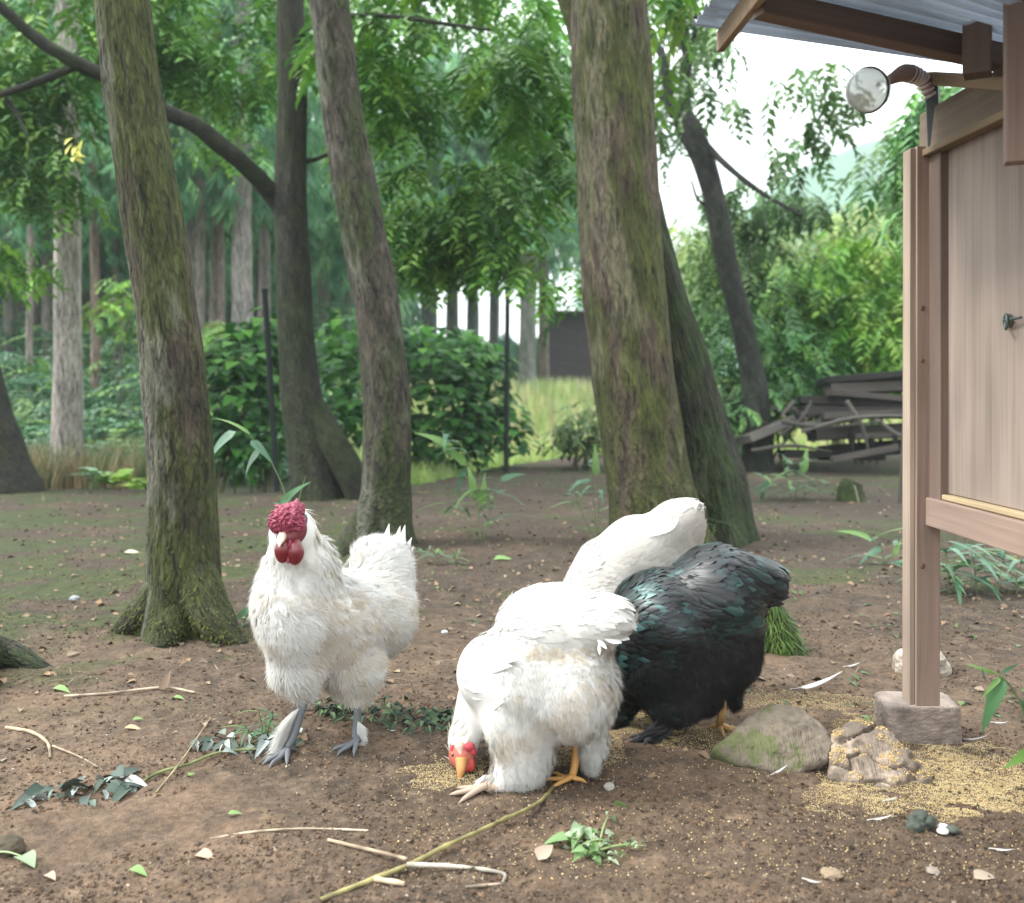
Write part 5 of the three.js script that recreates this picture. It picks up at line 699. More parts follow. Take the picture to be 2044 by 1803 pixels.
  part(t, 'brow', body([EP(918, 1490, 2.322, 11, 10, 0.014), CP([918, 1492, 2.314, 7], [920, 1512, 2.304, 4])], 0.006, 0.0024), std([0.60, 0.38, 0.31], 0.8), 'pale pinkish skin between the eyes');
  part(t, 'comb', body([EP(937, 1491, 2.310, 11, 9, 0.010), EP(945, 1500, 2.312, 7, 8, 0.009), EP(903, 1495, 2.322, 4, 8, 0.007)], 0.004, 0.0022), std([0.42, 0.05, 0.065], 0.65));
  part(t, 'wattle', body([EP(941, 1528, 2.312, 8, 14, 0.008), EP(931, 1533, 2.308, 6, 9, 0.007)], 0.004, 0.0022), std([0.45, 0.055, 0.05], 0.65));
  part(t, 'beak', taper([P(921, 1514, 2.306), P(920, 1536, 2.293), P(916, 1561, 2.286)], [M(12, 2.4), M(9, 2.4), M(2.2, 2.4)], { n: 12, seg: 14 }), std([0.55, 0.27, 0.09], 0.55));
  for (const [px, py, d, r] of [[905, 1507, 2.313, 0.0046], [946, 1512, 2.318, 0.0038]]) { const c = P(px, py, d), e2 = part(t, 'eye', new THREE.SphereGeometry(r * 1.35, 16, 12).translate(c.x, c.y, c.z - 0.002), mIris); part(e2, 'pupil', new THREE.SphereGeometry(r, 14, 10).translate(c.x, c.y, c.z + 0.001), mEye); }
  { const k = P(1152, 1440, 2.31), c = G(1142, 1572, 0); part(t, 'leg', toes([[[k, P(1152, 1485, 2.30), P(1146, 1535, 2.29), V(c.x, c.y + 0.018, c.z)], [0.0135, 0.0115, 0.0095, 0.009]], ...foot(c, -1.6, 0.8, 0.7)]), mLegOrange, 'orange right leg'); }
  { const k = P(1005, 1550, 2.24), c = G(972, 1598, 0); part(t, 'leg', toes([[[k, P(985, 1575, 2.22), V(c.x, c.y + 0.016, c.z)], [0.015, 0.012, 0.010]], ...foot(c, -1.45, 0.95, 0.45)]), std([0.40, 0.30, 0.23], 0.9), 'muddy left foot'); const r = mulberry(625), F = []; for (let i = 0; i < 260; i++) { const q = P(lerp(1010, 968, r()), lerp(1545, 1585, r()), 2.225); F.push([xform(q, basisQ(V(-0.6 + 0.5 * (r() - 0.5), -0.4 + 0.4 * (r() - 0.5), 0.4 * (r() - 0.5)), V(0, 1, 0.3)), V(0.026, 0.026, 0.022 + 0.026 * r())), vary(r, i % 3 ? white : [0.45, 0.36, 0.28], 0.05)]); } swarm(t, 'foot_feathers', featherG, mFeather, F); }
}

// ---- the black hen with green sheen
{
  const base = G(1390, 1480), t = thing('black_hen', 'glossy black hen with green sheen pecking beside the stones', 'hen', base), d = 2.62;
  const mBody = std([0.006, 0.007, 0.008], 0.8), mSheen = new THREE.MeshPhysicalMaterial({ color: RGB(1, 1, 1), roughness: 0.42, metalness: 0.35, side: THREE.DoubleSide, clearcoat: 0.35, clearcoatRoughness: 0.4 }), mFluff = new THREE.MeshStandardMaterial({ color: RGB(1, 1, 1), roughness: 0.95, side: THREE.DoubleSide });
  const L = [EP(1325, 1245, d, 112, 104, 0.16, 0.5), EP(1425, 1190, d, 98, 100, 0.15, 0.2), EP(1270, 1300, d, 70, 90, 0.12), EP(1350, 1320, d, 124, 84, 0.14), EP(1452, 1270, d - 0.02, 66, 84, 0.11), EP(1495, 1158, d - 0.04, 60, 48, 0.07, -0.2), EP(1540, 1168, d - 0.05, 34, 34, 0.04), CP([1262, 1340, d + 0.05, 60], [1225, 1420, d + 0.06, 30]), EP(1216, 1440, d + 0.06, 22, 24, 0.028), EP(1345, 1400, d - 0.06, 58, 46, 0.07), EP(1470, 1320, d - 0.03, 40, 44, 0.05), EP(1405, 1375, d - 0.02, 40, 50, 0.05), EP(1462, 1375, d + 0.02, 20, 40, 0.03)];
  const g = part(t, 'body', body(L, 0.04, 0.0075), mBody).geometry;
  const gl = [[0.012, 0.030, 0.030], [0.009, 0.017, 0.019], [0.03, 0.082, 0.078], [0.004, 0.0045, 0.0055], [0.007, 0.006, 0.0075]];
  plumage(t, g, 4200, 631, (px, py, p, n, r) => {
    const fluffy = py > 1270 + (1500 - px) * 0.28; if (fluffy && (px > 1330 || r() < 0.6)) return null; const patch = N3(p.x * 16, p.y * 16, p.z * 16) + 0.5 * (r() - 0.5), k = patch > 0.06 ? (r() < 0.5 ? 0 : r() < 0.5 ? 2 : 1) : (r() < 0.5 ? 3 : r() < 0.6 ? 1 : 4);
    if (px > 1535) return null; const big = px > 1370 && py < 1215; return { kind: big ? 'round' : 'contour', len: big ? 0.062 : 0.044, wid: big ? 0.9 : 0.95, lift: big ? 0.05 : 0.09, mess: 0.22, flow: V(0.92, big ? -0.2 : 0.05, 0.15), colour: vary(r, gl[k], 0.3), raise: 0.002 };
  }, { contour: mSheen });
  plumage(t, g, 9000, 632, (px, py, p, n, r) => py > 1255 + (1500 - px) * 0.28 ? { kind: 'plume', len: 0.028, lift: 0.35, mess: 0.9, flow: V(0.35, -0.8, 0.2), colour: vary(r, r() < 0.25 && px > 1330 ? [0.030, 0.023, 0.024] : [0.010, 0.0095, 0.011], 0.35), raise: 0 } : null, { plume: mFluff });
  const rr = mulberry(633), mT = [gl[1], gl[3], gl[4], [0.07, 0.08, 0.09]].map((c) => { const m = mSheen.clone(); m.color = RGB(...c); return m; });
  for (const [x0, y0, x1, y1, dd, w, m] of [[1420, 1098, 1528, 1116, 2.57, 0.8, 1], [1436, 1112, 1546, 1128, 2.555, 0.8, 2], [1450, 1128, 1566, 1146, 2.545, 0.8, 1], [1466, 1142, 1580, 1166, 2.535, 0.8, 0], [1478, 1158, 1584, 1186, 2.53, 0.85, 1], [1500, 1142, 1574, 1180, 2.51, 0.75, 3], [1490, 1172, 1572, 1202, 2.52, 0.8, 1], [1478, 1178, 1552, 1206, 2.525, 0.8, 1], [1400, 1130, 1476, 1162, 2.51, 0.85, 0], [1420, 1150, 1498, 1192, 2.5, 0.85, 2], [1380, 1150, 1446, 1195, 2.5, 0.85, 0]]) { const a = P(x0, y0, dd + 0.02), b = P(x1, y1, dd + 0.005), k = part(t, 'tail_feather', roundG, mT[m]); k.position.copy(a).sub(base); k.quaternion.copy(basisQ(b.clone().sub(a), V(0.1 * (rr() - 0.5), 0.6, 0.8))); const s = a.distanceTo(b); k.scale.set(s * w, s * 0.8, s * 0.98); }
  part(t, 'comb', body([EP(1212, 1455, d + 0.02, 10, 12, 0.012)], 0.004, 0.003), mFaceRed); part(t, 'beak', taper([P(1212, 1455, d + 0.03), P(1206, 1472, d + 0.03)], [0.012, 0.002], { n: 6, seg: 12 }), mHorn);
  { const k = P(1440, 1350, 2.6), c = G(1436, 1462, 0); part(t, 'leg', toes([[[k, P(1442, 1385, 2.6), P(1440, 1425, 2.6), V(c.x, c.y + 0.018, c.z)], [0.0145, 0.0125, 0.0115, 0.011]], ...foot(c, 0.75, 0.85, 0.8)]), std([0.50, 0.30, 0.12], 0.6), 'orange right leg'); }
  { const k = P(1350, 1420, 2.56), c = G(1312, 1492, 0); part(t, 'leg', toes([[[k, P(1335, 1455, 2.53), V(c.x, c.y + 0.018, c.z)], [0.014, 0.012, 0.011]], ...foot(c, -1.2, 0.95)]), std([0.05, 0.045, 0.045], 0.8), 'dark feathered left leg'); const r = mulberry(634), F = []; for (let i = 0; i < 700; i++) { const u = r(), q = P(lerp(1355, 1285, u), lerp(1425, 1492, u) + (r() - 0.5) * 24, 2.52); F.push([xform(q, basisQ(V(-0.7 + 0.5 * (r() - 0.5), -0.35 + 0.4 * (r() - 0.5), 0.3 * (r() - 0.3)), V(0, 1, 0.5)), V(0.03, 0.03, 0.034 + 0.03 * r())), vary(r, [0.016, 0.015, 0.018], 0.4)]); } swarm(t, 'foot_feathers', featherG, mFluff, F); }
}

// ---- the cream hen behind, its back and tail showing over the others
{
  const base = G(1255, 1372), t = thing('cream_hen', 'cream white hen standing behind, tail up before the big tree', 'hen', base), d = 2.98;
  const L = [EP(1290, 1112, d, 92, 74, 0.12, 0.65), EP(1225, 1190, d, 90, 82, 0.13, 0.5), EP(1345, 1050, d - 0.05, 48, 50, 0.06, 0.6), CP([1215, 1140, d, 70], [1362, 1040, d - 0.06, 32]), EP(1374, 1026, d - 0.07, 22, 26, 0.032, 0.4), EP(1385, 1065, d - 0.06, 16, 36, 0.03), EP(1340, 1110, d, 54, 60, 0.09), EP(1190, 1190, d, 70, 60, 0.1), CP([1170, 1220, d + 0.02, 52], [1130, 1300, d + 0.04, 30]), EP(1118, 1330, d + 0.04, 24, 26, 0.03), EP(1250, 1270, d, 50, 50, 0.07), EP(1300, 1250, d + 0.08, 50, 56, 0.07)];
  const g = part(t, 'body', body(L, 0.04, 0.008), std([0.58, 0.545, 0.50], 0.85)).geometry;
  plumage(t, g, 4200, 641, (px, py, p, n, r) => ({ kind: 'contour', len: 0.034, wid: 1.2, lift: 0.06, mess: 0.2, raise: 0.001, flow: V(0.7, py < 1130 ? 0.5 : 0.05, 0.35), colour: vary(r, [0.62, 0.585, 0.54], 0.04) }), { contour: mFeather });
  for (const [x0, y0, x1, y1, dd, w] of [[1318, 1052, 1392, 996, 2.862, 0.7], [1322, 1060, 1402, 1008, 2.866, 0.7], [1330, 1070, 1398, 1028, 2.862, 0.6], [1300, 1046, 1374, 994, 2.872, 0.7], [1345, 1050, 1394, 1052, 2.872, 0.5], [1290, 1075, 1352, 1030, 2.85, 0.8], [1268, 1080, 1330, 1046, 2.86, 0.8], [1182, 1145, 1170, 1118, 2.86, 0.7], [1186, 1146, 1182, 1116, 2.86, 0.6], [1262, 1062, 1264, 1040, 2.86, 0.7]]) { const a = P(x0, y0, dd + 0.02), b = P(x1, y1, dd), k = part(t, 'tail_feather', roundG, mFeather); k.position.copy(a).sub(base); k.quaternion.copy(basisQ(b.clone().sub(a), V(-0.2, 0.5, 0.8))); const s = a.distanceTo(b); k.scale.set(s * w, s * 0.7, s); }
  for (const px of [1248, 1302]) { const c = G(px, 1372, 0), k = P(px + 4, 1290, d); part(t, 'leg', toes([[[k, V(c.x, c.y + 0.018, c.z)], [0.014, 0.01]], ...foot(c, -1.2, 0.9)]), mLegOrange); }
  part(t, 'beak', taper([P(1116, 1345, d + 0.02), P(1112, 1364, d + 0.02)], [0.012, 0.002], { n: 6, seg: 12 }), mBeakOrange);
}

// ================================================================ what lies and grows on the yard
{
  const r = mulberry(701), nug = (() => { const g = new THREE.IcosahedronGeometry(1, 1), p = g.attributes.position; for (let i = 0; i < p.count; i++) { const v = V(p.getX(i), p.getY(i), p.getZ(i)), k = 1 + 1.3 * N3(v.x * 1.7 + 3, v.y * 1.7, v.z * 1.7); p.setXYZ(i, v.x * k, v.y * k * 0.6, v.z * k); } g.computeVertexNormals(); return g; })();
  const C = []; const soilC = [[0.115, 0.074, 0.047], [0.08, 0.053, 0.035], [0.145, 0.097, 0.063], [0.2, 0.142, 0.095], [0.06, 0.042, 0.03]];
  for (let i = 0; i < 90000; i++) { const d = 1.6 + 5.4 * Math.pow(r(), 1.7), px = -60 + 2170 * r(), x = (px - CX) / FOC * d, z = -d; if (N3(x * 2.2, 1, z * 2.2) + 0.4 * N3(x * 7, 4, z * 7) < -0.15 + 0.5 * (r() - 0.5)) continue; const s = 0.0012 + 0.0040 * Math.pow(r(), 5) + (r() < 0.002 ? 0.006 * r() : 0); C.push([xform(onGround(x, z, s * 0.25), randQ(r), s), vary(r, s < 0.003 && r() < 0.03 ? [0.46, 0.38, 0.3] : soilC[s > 0.004 ? Math.floor(r() * 3) : Math.floor(r() * 5)], 0.25)]); }
  tag(swarm(null, 'soil_crumbs', nug, std([1, 1, 1], 1), C), 'loose brown soil crumbs and grit all over the yard', 'soil');
  // yellow meal: coarse grain strewn round the stones and under the hens
  const K = [], grain = new THREE.OctahedronGeometry(1, 0); grain.scale(1, 0.7, 1.3);
  const zones = [[1870, 1550, 240, 90, 9000, 0], [1980, 1580, 150, 60, 4200, 0], [1700, 1590, 130, 40, 1500, 0], [1580, 1405, 190, 26, 2600, 0], [1290, 1455, 110, 46, 3600, 0], [1120, 1510, 150, 50, 2200, 0], [900, 1560, 110, 40, 1700, 0], [1720, 1450, 70, 26, 1200, 0], [1900, 1510, 60, 30, 800, 0], [1400, 1480, 120, 40, 1200, 0]];
  for (const [cx, cy, rx, ry, n] of zones) for (let i = 0; i < n * 2.6; i++) { const a = r() * TAU, q = Math.pow(r(), 0.58), p0 = G(cx + Math.cos(a) * q * rx, cy + Math.sin(a) * q * ry), s = 0.0007 + 0.00065 * r(); if (N3(p0.x * 14, 2, p0.z * 14) < -0.25 * (1.2 - q) + (q - 0.75)) continue; K.push([xform(p0.setY(groundY(p0.x, p0.z) + 0.0015 + 0.002 * r()), randQ(r), s), vary(r, r() < 0.5 ? [0.52, 0.385, 0.17] : [0.58, 0.48, 0.29], 0.2)]); }
  for (let i = 0; i < 1500; i++) { const p0 = G(760 + 1300 * r(), 1500 + 260 * r()); K.push([xform(p0.setY(groundY(p0.x, p0.z) + 0.0015), randQ(r), 0.001 + 0.001 * r()), vary(r, [0.62, 0.46, 0.22], 0.2)]); }
  tag(swarm(null, 'yellow_meal', grain, std([1, 1, 1], 0.7), K), 'coarse yellow corn meal strewn round the stones and hens', 'feed');
  const onStone = []; { const st = scene.children.find((o) => o.name === 'flat_stone_001'), pp = scatterOn(st.geometry, 5200, r); for (const [p, n] of pp) { if (n.y < 0.45) continue; const w = p.clone().add(st.position); if (N3(w.x * 22, w.y * 22, w.z * 22) < 0.02) continue; onStone.push([xform(w.addScaledVector(n, 0.001), randQ(r), 0.001 + 0.0012 * r()), vary(r, [0.66, 0.46, 0.17], 0.2)]); } }
  tag(swarm(null, 'meal_on_stone', grain, std([1, 1, 1], 0.7), onStone), 'yellow meal caught in the hollows of the pale cracked stone', 'feed');
  // leaf litter
  const litter = leafGeo(0.55, 0.35, 0.25, 4, 0.55), Lf = []; const lc = [[0.2, 0.132, 0.08], [0.14, 0.09, 0.056], [0.22, 0.155, 0.1], [0.09, 0.062, 0.04], [0.25, 0.19, 0.13]];
  for (let i = 0; i < 5200; i++) { const d = 2.3 + 11 * Math.pow(r(), 1.2), px = -100 + 2250 * r(), x = (px - CX) / FOC * d, z = -d; if (d > edgeDist(x, d) - 0.1) continue; const dens = smooth(2.4, 4.2, d); if (r() > 0.08 + dens * (0.6 + 0.6 * N3(x * 1.2, 7, z * 1.2))) continue; const s = 0.018 + 0.035 * r(); Lf.push([xform(onGround(x, z, 0.004), new THREE.Quaternion().setFromEuler(new THREE.Euler((r() - 0.5) * 0.9, r() * TAU, (r() - 0.5) * 0.9)), s), vary(r, lc[Math.floor(r() * 5)], 0.25)]); }
  for (let i = 0; i < 2400; i++) { const d = 3 + 9 * r(), px = -60 + 2150 * r(), x = (px - CX) / FOC * d, z = -d; if (d > edgeDist(x, d) - 0.1) continue; Lf.push([xform(onGround(x, z, 0.003), new THREE.Quaternion().setFromEuler(new THREE.Euler(0, r() * TAU, 0)), V(0.006, 0.006, 0.05 + 0.1 * r())), vary(r, lc[Math.floor(r() * 5)], 0.25)]); }
  tag(swarm(null, 'leaf_litter', litter, std([1, 1, 1], 0.95, { side: THREE.DoubleSide }), Lf), 'small dead leaves and bits of straw scattered under the trees', 'leaf litter');
  // small green seedlings and moss specks
  const Gs = []; for (let i = 0; i < 900; i++) { const d = 2.6 + 8 * Math.pow(r(), 1.2), px = -80 + 2200 * r(), x = (px - CX) / FOC * d, z = -d; if (d > edgeDist(x, d) - 0.1 || N3(x * 0.9, 3, z * 0.9) < 0.08) continue; const a = r() * TAU; Gs.push([xform(onGround(x, z, 0.002), basisQ(V(Math.cos(a), 0.8 * r(), Math.sin(a)), V(0, 1, 0)), 0.02 + 0.035 * r()), vary(r, [0.09, 0.17, 0.04], 0.35)]); }
  tag(swarm(null, 'seedlings', leafGeo(0.4, 0.3, 0.15, 3), leafMat([1, 1, 1], 0.4), Gs), 'tiny green seedlings dotted over the ground', 'seedlings');

  // single sticks and stalks
  const stick = (name, label, cat, pts, r0, r1, c, o = {}) => { const ps = pts.map(([x, y, u]) => G(x, y, (u ?? 0) + r0 * 0.8)); return solo(name, label, cat, taper(ps, [r0, (r0 + r1) / 2, r1], { n: 40, seg: 9, disp: (x, y, z, nx, ny, nz, t) => r0 * 0.25 * N3(x * 60, y * 60, z * 60) + (o.nodes ? r0 * 0.5 * Math.exp(-Math.pow(((t * o.nodes) % 1 - 0.5) * 14, 2)) : 0), paint: (x, y, z) => { const k = 0.85 + 0.8 * N3(x * 30, y * 30, z * 30); return [c[0] * k, c[1] * k, c[2] * k]; } }), new THREE.MeshStandardMaterial({ vertexColors: true, roughness: 0.75 }), ps[0]); };
  stick('plant_stalk', 'long yellowish green stalk running from the hen towards the viewer', 'stalk', [[1106, 1582], [1078, 1616, 0.004], [1000, 1664, 0.012], [900, 1712, 0.012], [812, 1746, 0.008], [640, 1806, 0.003]], 0.0038, 0.0048, [0.29, 0.25, 0.10], { nodes: 4 });
  stick('straw', 'tan dry straw meeting the long stalk from the upper left', 'straw', [[655, 1692], [735, 1716, 0.004], [812, 1736, 0.010]], 0.0036, 0.004, [0.34, 0.25, 0.17]);
  stick('straw', 'pale grey straw with a bent tip crossing the long stalk', 'straw', [[812, 1748, 0.012], [880, 1744, 0.006], [950, 1742], [1006, 1748], [1004, 1764]], 0.0048, 0.003, [0.46, 0.41, 0.33]);
  stick('straw', 'short thick bit of tan straw just below the long stalk', 'straw', [[748, 1770], [808, 1776]], 0.006, 0.005, [0.45, 0.34, 0.23]);
  stick('straw', 'thin pale straw lying level left of the long stalk', 'straw', [[420, 1678], [500, 1668], [600, 1664], [735, 1666]], 0.0026, 0.0022, [0.48, 0.38, 0.27]);
  stick('twig', 'pale twig lying level left of the rooster by the brown upright leaf', 'twig', [[128, 1397], [220, 1396, 0.004], [330, 1390, 0.006], [388, 1396]], 0.0042, 0.0034, [0.42, 0.32, 0.23]);
  stick('twig', 'kinked tan twig at the left picture edge', 'twig', [[12, 1448], [60, 1462, 0.004], [95, 1492, 0.003], [100, 1515]], 0.0050, 0.0034, [0.40, 0.30, 0.20]);
  stick('twig', 'thin brown twig running down right from the kinked tan twig', 'twig', [[105, 1495], [160, 1515], [205, 1540]], 0.003, 0.002, [0.36, 0.27, 0.18]);
  stick('stem', 'green stem linking the wilted leaves at lower left', 'stem', [[268, 1572], [320, 1548, 0.005], [370, 1538, 0.01], [440, 1515, 0.006], [545, 1510]], 0.004, 0.003, [0.16, 0.19, 0.07]);
  stick('stem', 'thin tan stem standing off the wilted greens by the rooster foot', 'stem', [[312, 1590], [360, 1540, 0.02], [420, 1484, 0.05]], 0.0022, 0.0015, [0.34, 0.28, 0.17]);
  stick('straw', 'grey brown straw near the bottom centre edge', 'straw', [[930, 1778], [980, 1768], [1008, 1764]], 0.003, 0.002, [0.34, 0.27, 0.2]);
  // single leaves
  const flat = (name, label, cat, px, py, len, w, yaw, c, o = {}) => { const b = G(px, py), g = leafGeo(w, o.droop ?? 0.25, o.fold ?? 0.2, 6, o.tip ?? 0.55); g.applyMatrix4(xform(V(b.x, b.y + (o.up ?? 0.006), b.z), basisQ(V(Math.sin(yaw), o.rise ?? 0.12, Math.cos(yaw)), V(o.roll ?? 0.2, 1, 0.15)), len)); return solo(name, label, cat, g, o.green ? leafMat(c, 0.35) : std(c, 0.85, { side: THREE.DoubleSide }), b); };
  flat('dead_leaf', 'tan curled leaf lying alone left of the rooster foot', 'leaf', 248, 1466, 0.055, 0.42, 1.4, [0.36, 0.25, 0.15]); flat('dead_leaf', 'brown leaf standing on edge on the pale twig', 'leaf', 318, 1392, 0.06, 0.5, 2.2, [0.33, 0.23, 0.165], { rise: 1.2, roll: 1.2 }); flat('dead_leaf', 'pinkish brown leaf propped at the foot of the mossy tree', 'leaf', 366, 1268, 0.09, 0.42, 2.6, [0.38, 0.27, 0.21], { rise: 1.4 });
  flat('dead_leaf', 'small pinkish brown leaf on bare soil left of the long stalk', 'leaf', 392, 1712, 0.045, 0.7, 1.2, [0.42, 0.28, 0.2]); flat('dead_leaf', 'pale brown torn leaf below the hen near the green sprig', 'leaf', 1074, 1728, 0.05, 0.65, 2.4, [0.34, 0.265, 0.2], { rise: 0.5 }); flat('dead_leaf', 'grey brown flat leaf at the bottom right edge of the yard', 'leaf', 1945, 1752, 0.055, 0.55, 1.8, [0.38, 0.3, 0.23]); flat('dead_leaf', 'pale leaf on the moss left of the mossy tree', 'leaf', 245, 1105, 0.13, 0.5, 1.5, [0.42, 0.42, 0.28]); flat('dead_leaf', 'pale leaf bit before the bottom left picture corner', 'leaf', 92, 1750, 0.03, 0.7, 1, [0.34, 0.27, 0.2]);
  { const lf = flat('green_leaf', 'fallen pale green leaf with its stalk at the bottom left corner', 'leaf', 42, 1722, 0.055, 0.72, 0.9, [0.30, 0.40, 0.24], { green: true, tip: 0.5 }); const b = lf.position; part(lf, 'leaf_stalk', taper([V(-0.075, 0.006, -0.012), V(-0.03, 0.012, -0.004), V(0, 0.006, 0)], [0.0024, 0.002, 0.0016], { n: 10, seg: 6 }), std([0.34, 0.42, 0.22])); }
  for (const [px, py, l, y, lab] of [[455, 1640, 0.03, 1.8, 'small fresh green leaf on soil right of the green stem'], [260, 1740, 0.045, 1.1, 'slender green leaf lying near the bottom left corner'], [345, 1405, 0.04, 1.3, 'small green leaf beside the brown upright leaf'], [265, 1452, 0.03, 2, 'tiny light green leaf above the tan curled leaf'], [985, 1118, 0.14, 1.7, 'broad grey green leaf on the ground behind the hens'], [105, 1382, 0.07, 1.2, 'green sprig lying right of the mossy surface root'], [375, 1560, 0.025, 2.6, 'small green leaf under the green stem']]) flat('green_leaf', lab, 'leaf', px, py, l, 0.5, y, [0.22, 0.36, 0.12], { green: true });
  // little clods and stones one can pick out
  const clod = (name, label, cat, px, py, s, c, sy = 0.7) => { const b = G(px, py), g = new THREE.IcosahedronGeometry(1, 8), q = g.attributes.position, sd = px * 0.01; for (let i = 0; i < q.count; i++) { const v = V(q.getX(i), q.getY(i), q.getZ(i)), k = 1 + 0.5 * fbm(v.x * 1.5 + sd, v.y * 1.5, v.z * 1.5, 3); q.setXYZ(i, b.x + v.x * k * s, b.y + s * 0.3 + v.y * k * s * sy, b.z + v.z * k * s); } return solo(name, label, cat, mergeV(g), std(c, 0.95, { bumpMap: texSoilB, bumpScale: 0.002 }), b); };
  clod('clod', 'dark earth clod at the left edge near the bottom corner', 'clod', 16, 1705, 0.03, [0.07, 0.055, 0.035]); clod('pebble', 'pale grey pebble just right of the hen orange foot', 'pebble', 1216, 1582, 0.013, [0.48, 0.45, 0.40]); clod('pebble', 'flat grey pebble in the soil near the right bottom edge', 'pebble', 1862, 1744, 0.013, [0.34, 0.28, 0.23], 0.5); clod('pebble', 'tan stone chip half sunk near the bottom right', 'pebble', 1660, 1752, 0.02, [0.30, 0.22, 0.15], 0.4); clod('pebble', 'small whitish pebble left of the mossy tree', 'pebble', 148, 1194, 0.02, [0.3, 0.32, 0.32]); clod('pebble', 'small white pebble behind the white hen left side', 'pebble', 888, 1266, 0.012, [0.55, 0.55, 0.56]);
  // droppings and feathers
  { const b = G(1838, 1652), gs = [[0, 0, 0, 0.024], [-0.018, -0.004, 0.012, 0.018], [0.012, 0.006, 0.008, 0.018], [0.0, 0.014, 0.004, 0.017]].map(([x, y, z, s]) => { const g = new THREE.IcosahedronGeometry(s, 6), q = g.attributes.position; for (let i = 0; i < q.count; i++) { const k = 1 + 9 * 0.05 * fbm(q.getX(i) * 60, q.getY(i) * 60, q.getZ(i) * 60 + x * 99, 3); q.setXYZ(i, b.x + x + q.getX(i) * k, b.y + 0.012 + y + q.getY(i) * k * 0.75, b.z + z + q.getZ(i) * k); } return mergeV(g); }); const t = thing('dropping', 'dark green and white dropping on the meal at the right', 'dropping', b); part(t, 'dark_lump', mergeGeometries(gs), std([0.055, 0.065, 0.05], 0.8)); const w = [[0.042, 0.014], [0.032, 0.034], [0.055, 0.026]].map(([x, z], i) => { const g = new THREE.IcosahedronGeometry(i === 2 ? 0.013 : 0.011, 4); g.scale(1.1, 0.6, 1); g.translate(b.x + x, b.y + 0.008, b.z + z); return g; }); part(t, 'white_cap', mergeGeometries(w.slice(0, 2)), std([0.8, 0.79, 0.74], 0.7)); part(t, 'dark_lump', w[2], std([0.08, 0.09, 0.075], 0.8)); }
  const plume = (label, px, py, len, yaw, c = [0.52, 0.51, 0.51]) => { const b = G(px, py), t = thing('feather', label, 'feather', b); part(t, 'vane', leafGeo(0.13, -0.2, -0.15, 8, 0.5).applyMatrix4(xform(V(b.x, b.y + 0.006, b.z), basisQ(V(Math.sin(yaw), 0.1, Math.cos(yaw)), V(0, 1, 0.3)), len)), std(c, 0.8, { side: THREE.DoubleSide })); part(t, 'quill', taper([V(b.x - Math.sin(yaw) * len * 0.25, b.y + 0.004, b.z - Math.cos(yaw) * len * 0.25), V(b.x + Math.sin(yaw) * len * 0.5, b.y + 0.010, b.z + Math.cos(yaw) * len * 0.5)], [0.0012, 0.0008], { n: 3, seg: 5 }), std([0.55, 0.52, 0.46])); };
  plume('long pale feather lying between the black hen and the wooden post', 1598, 1382, 0.15, 1.85); plume('white feather tuft right of the concrete block', 1930, 1478, 0.05, 1.3); plume('small white feather at the front foot of the mossy slab stone', 1545, 1556, 0.045, 2.1); plume('small grey feather at the lower right near the picture edge', 1985, 1700, 0.04, 0.9, [0.5, 0.5, 0.54]); plume('tiny white feather on the meal below the cracked stone', 1768, 1602, 0.03, 1.7); plume('small whitish feather by the dark greens behind the rooster', 778, 1478, 0.045, 0.6); plume('grey white feather on the meal right of the white feather tuft', 1985, 1448, 0.04, 0.8, [0.62, 0.62, 0.66]); plume('little white feather in the soil near the bottom right', 1610, 1770, 0.04, 0.6);
  plume('greyish feather lying on meal beneath the cracked stone left', 1742, 1644, 0.045, 1.5, [0.55, 0.52, 0.5]); plume('small white feather beside the mossy stump', 1690, 1332, 0.05, 1.6);
  // wilted greens
  const wilt = (label, spots, n, seed, size, cols) => { const q = mulberry(seed), b = G(spots[0][0], spots[0][1]), t = thing('wilted_greens', label, 'wilted leaves', b), g = leafGeo(0.45, 0.5, 0.35, 5, 0.55), g2 = leafGeo(0.18, 0.6, 0.2, 5, 0.5), ms = cols.map((c) => std(c, 0.8, { side: THREE.DoubleSide })); for (let i = 0; i < n; i++) { const [px, py, sx, sy] = spots[Math.floor(q() * spots.length)], p = G(px + (q() * 2 - 1) * sx, py + (q() * 2 - 1) * sy, 0.004 + 0.02 * q()), k = part(t, 'leaf', q() < 0.6 ? g : g2, ms[Math.floor(q() * ms.length)]); k.position.copy(p).sub(b); k.quaternion.setFromEuler(new THREE.Euler((q() - 0.5) * 1.1, q() * TAU, (q() - 0.5) * 1.3)); k.scale.setScalar(size * (0.6 + 0.8 * q())); } };
  const wc = [[0.075, 0.10, 0.085], [0.30, 0.34, 0.32], [0.14, 0.18, 0.15], [0.05, 0.075, 0.055]];
  wilt('flattened grey green wilted leaf with a white flap at far lower left', [[110, 1596, 60, 12], [190, 1588, 60, 14], [235, 1572, 30, 14], [60, 1608, 20, 4]], 44, 711, 0.055, [...wc, [0.62, 0.62, 0.6]]); wilt('wilted dark strips of greens at the rooster left foot', [[500, 1512, 80, 14], [560, 1490, 60, 14], [420, 1500, 40, 10]], 60, 712, 0.045, wc); wilt('tangle of dark green weeds behind the rooster right foot', [[740, 1440, 80, 22], [820, 1462, 60, 26], [880, 1460, 36, 20], [660, 1440, 30, 14]], 280, 713, 0.032, [[0.035, 0.065, 0.035], [0.06, 0.10, 0.05], [0.025, 0.045, 0.03], [0.10, 0.16, 0.07]]);
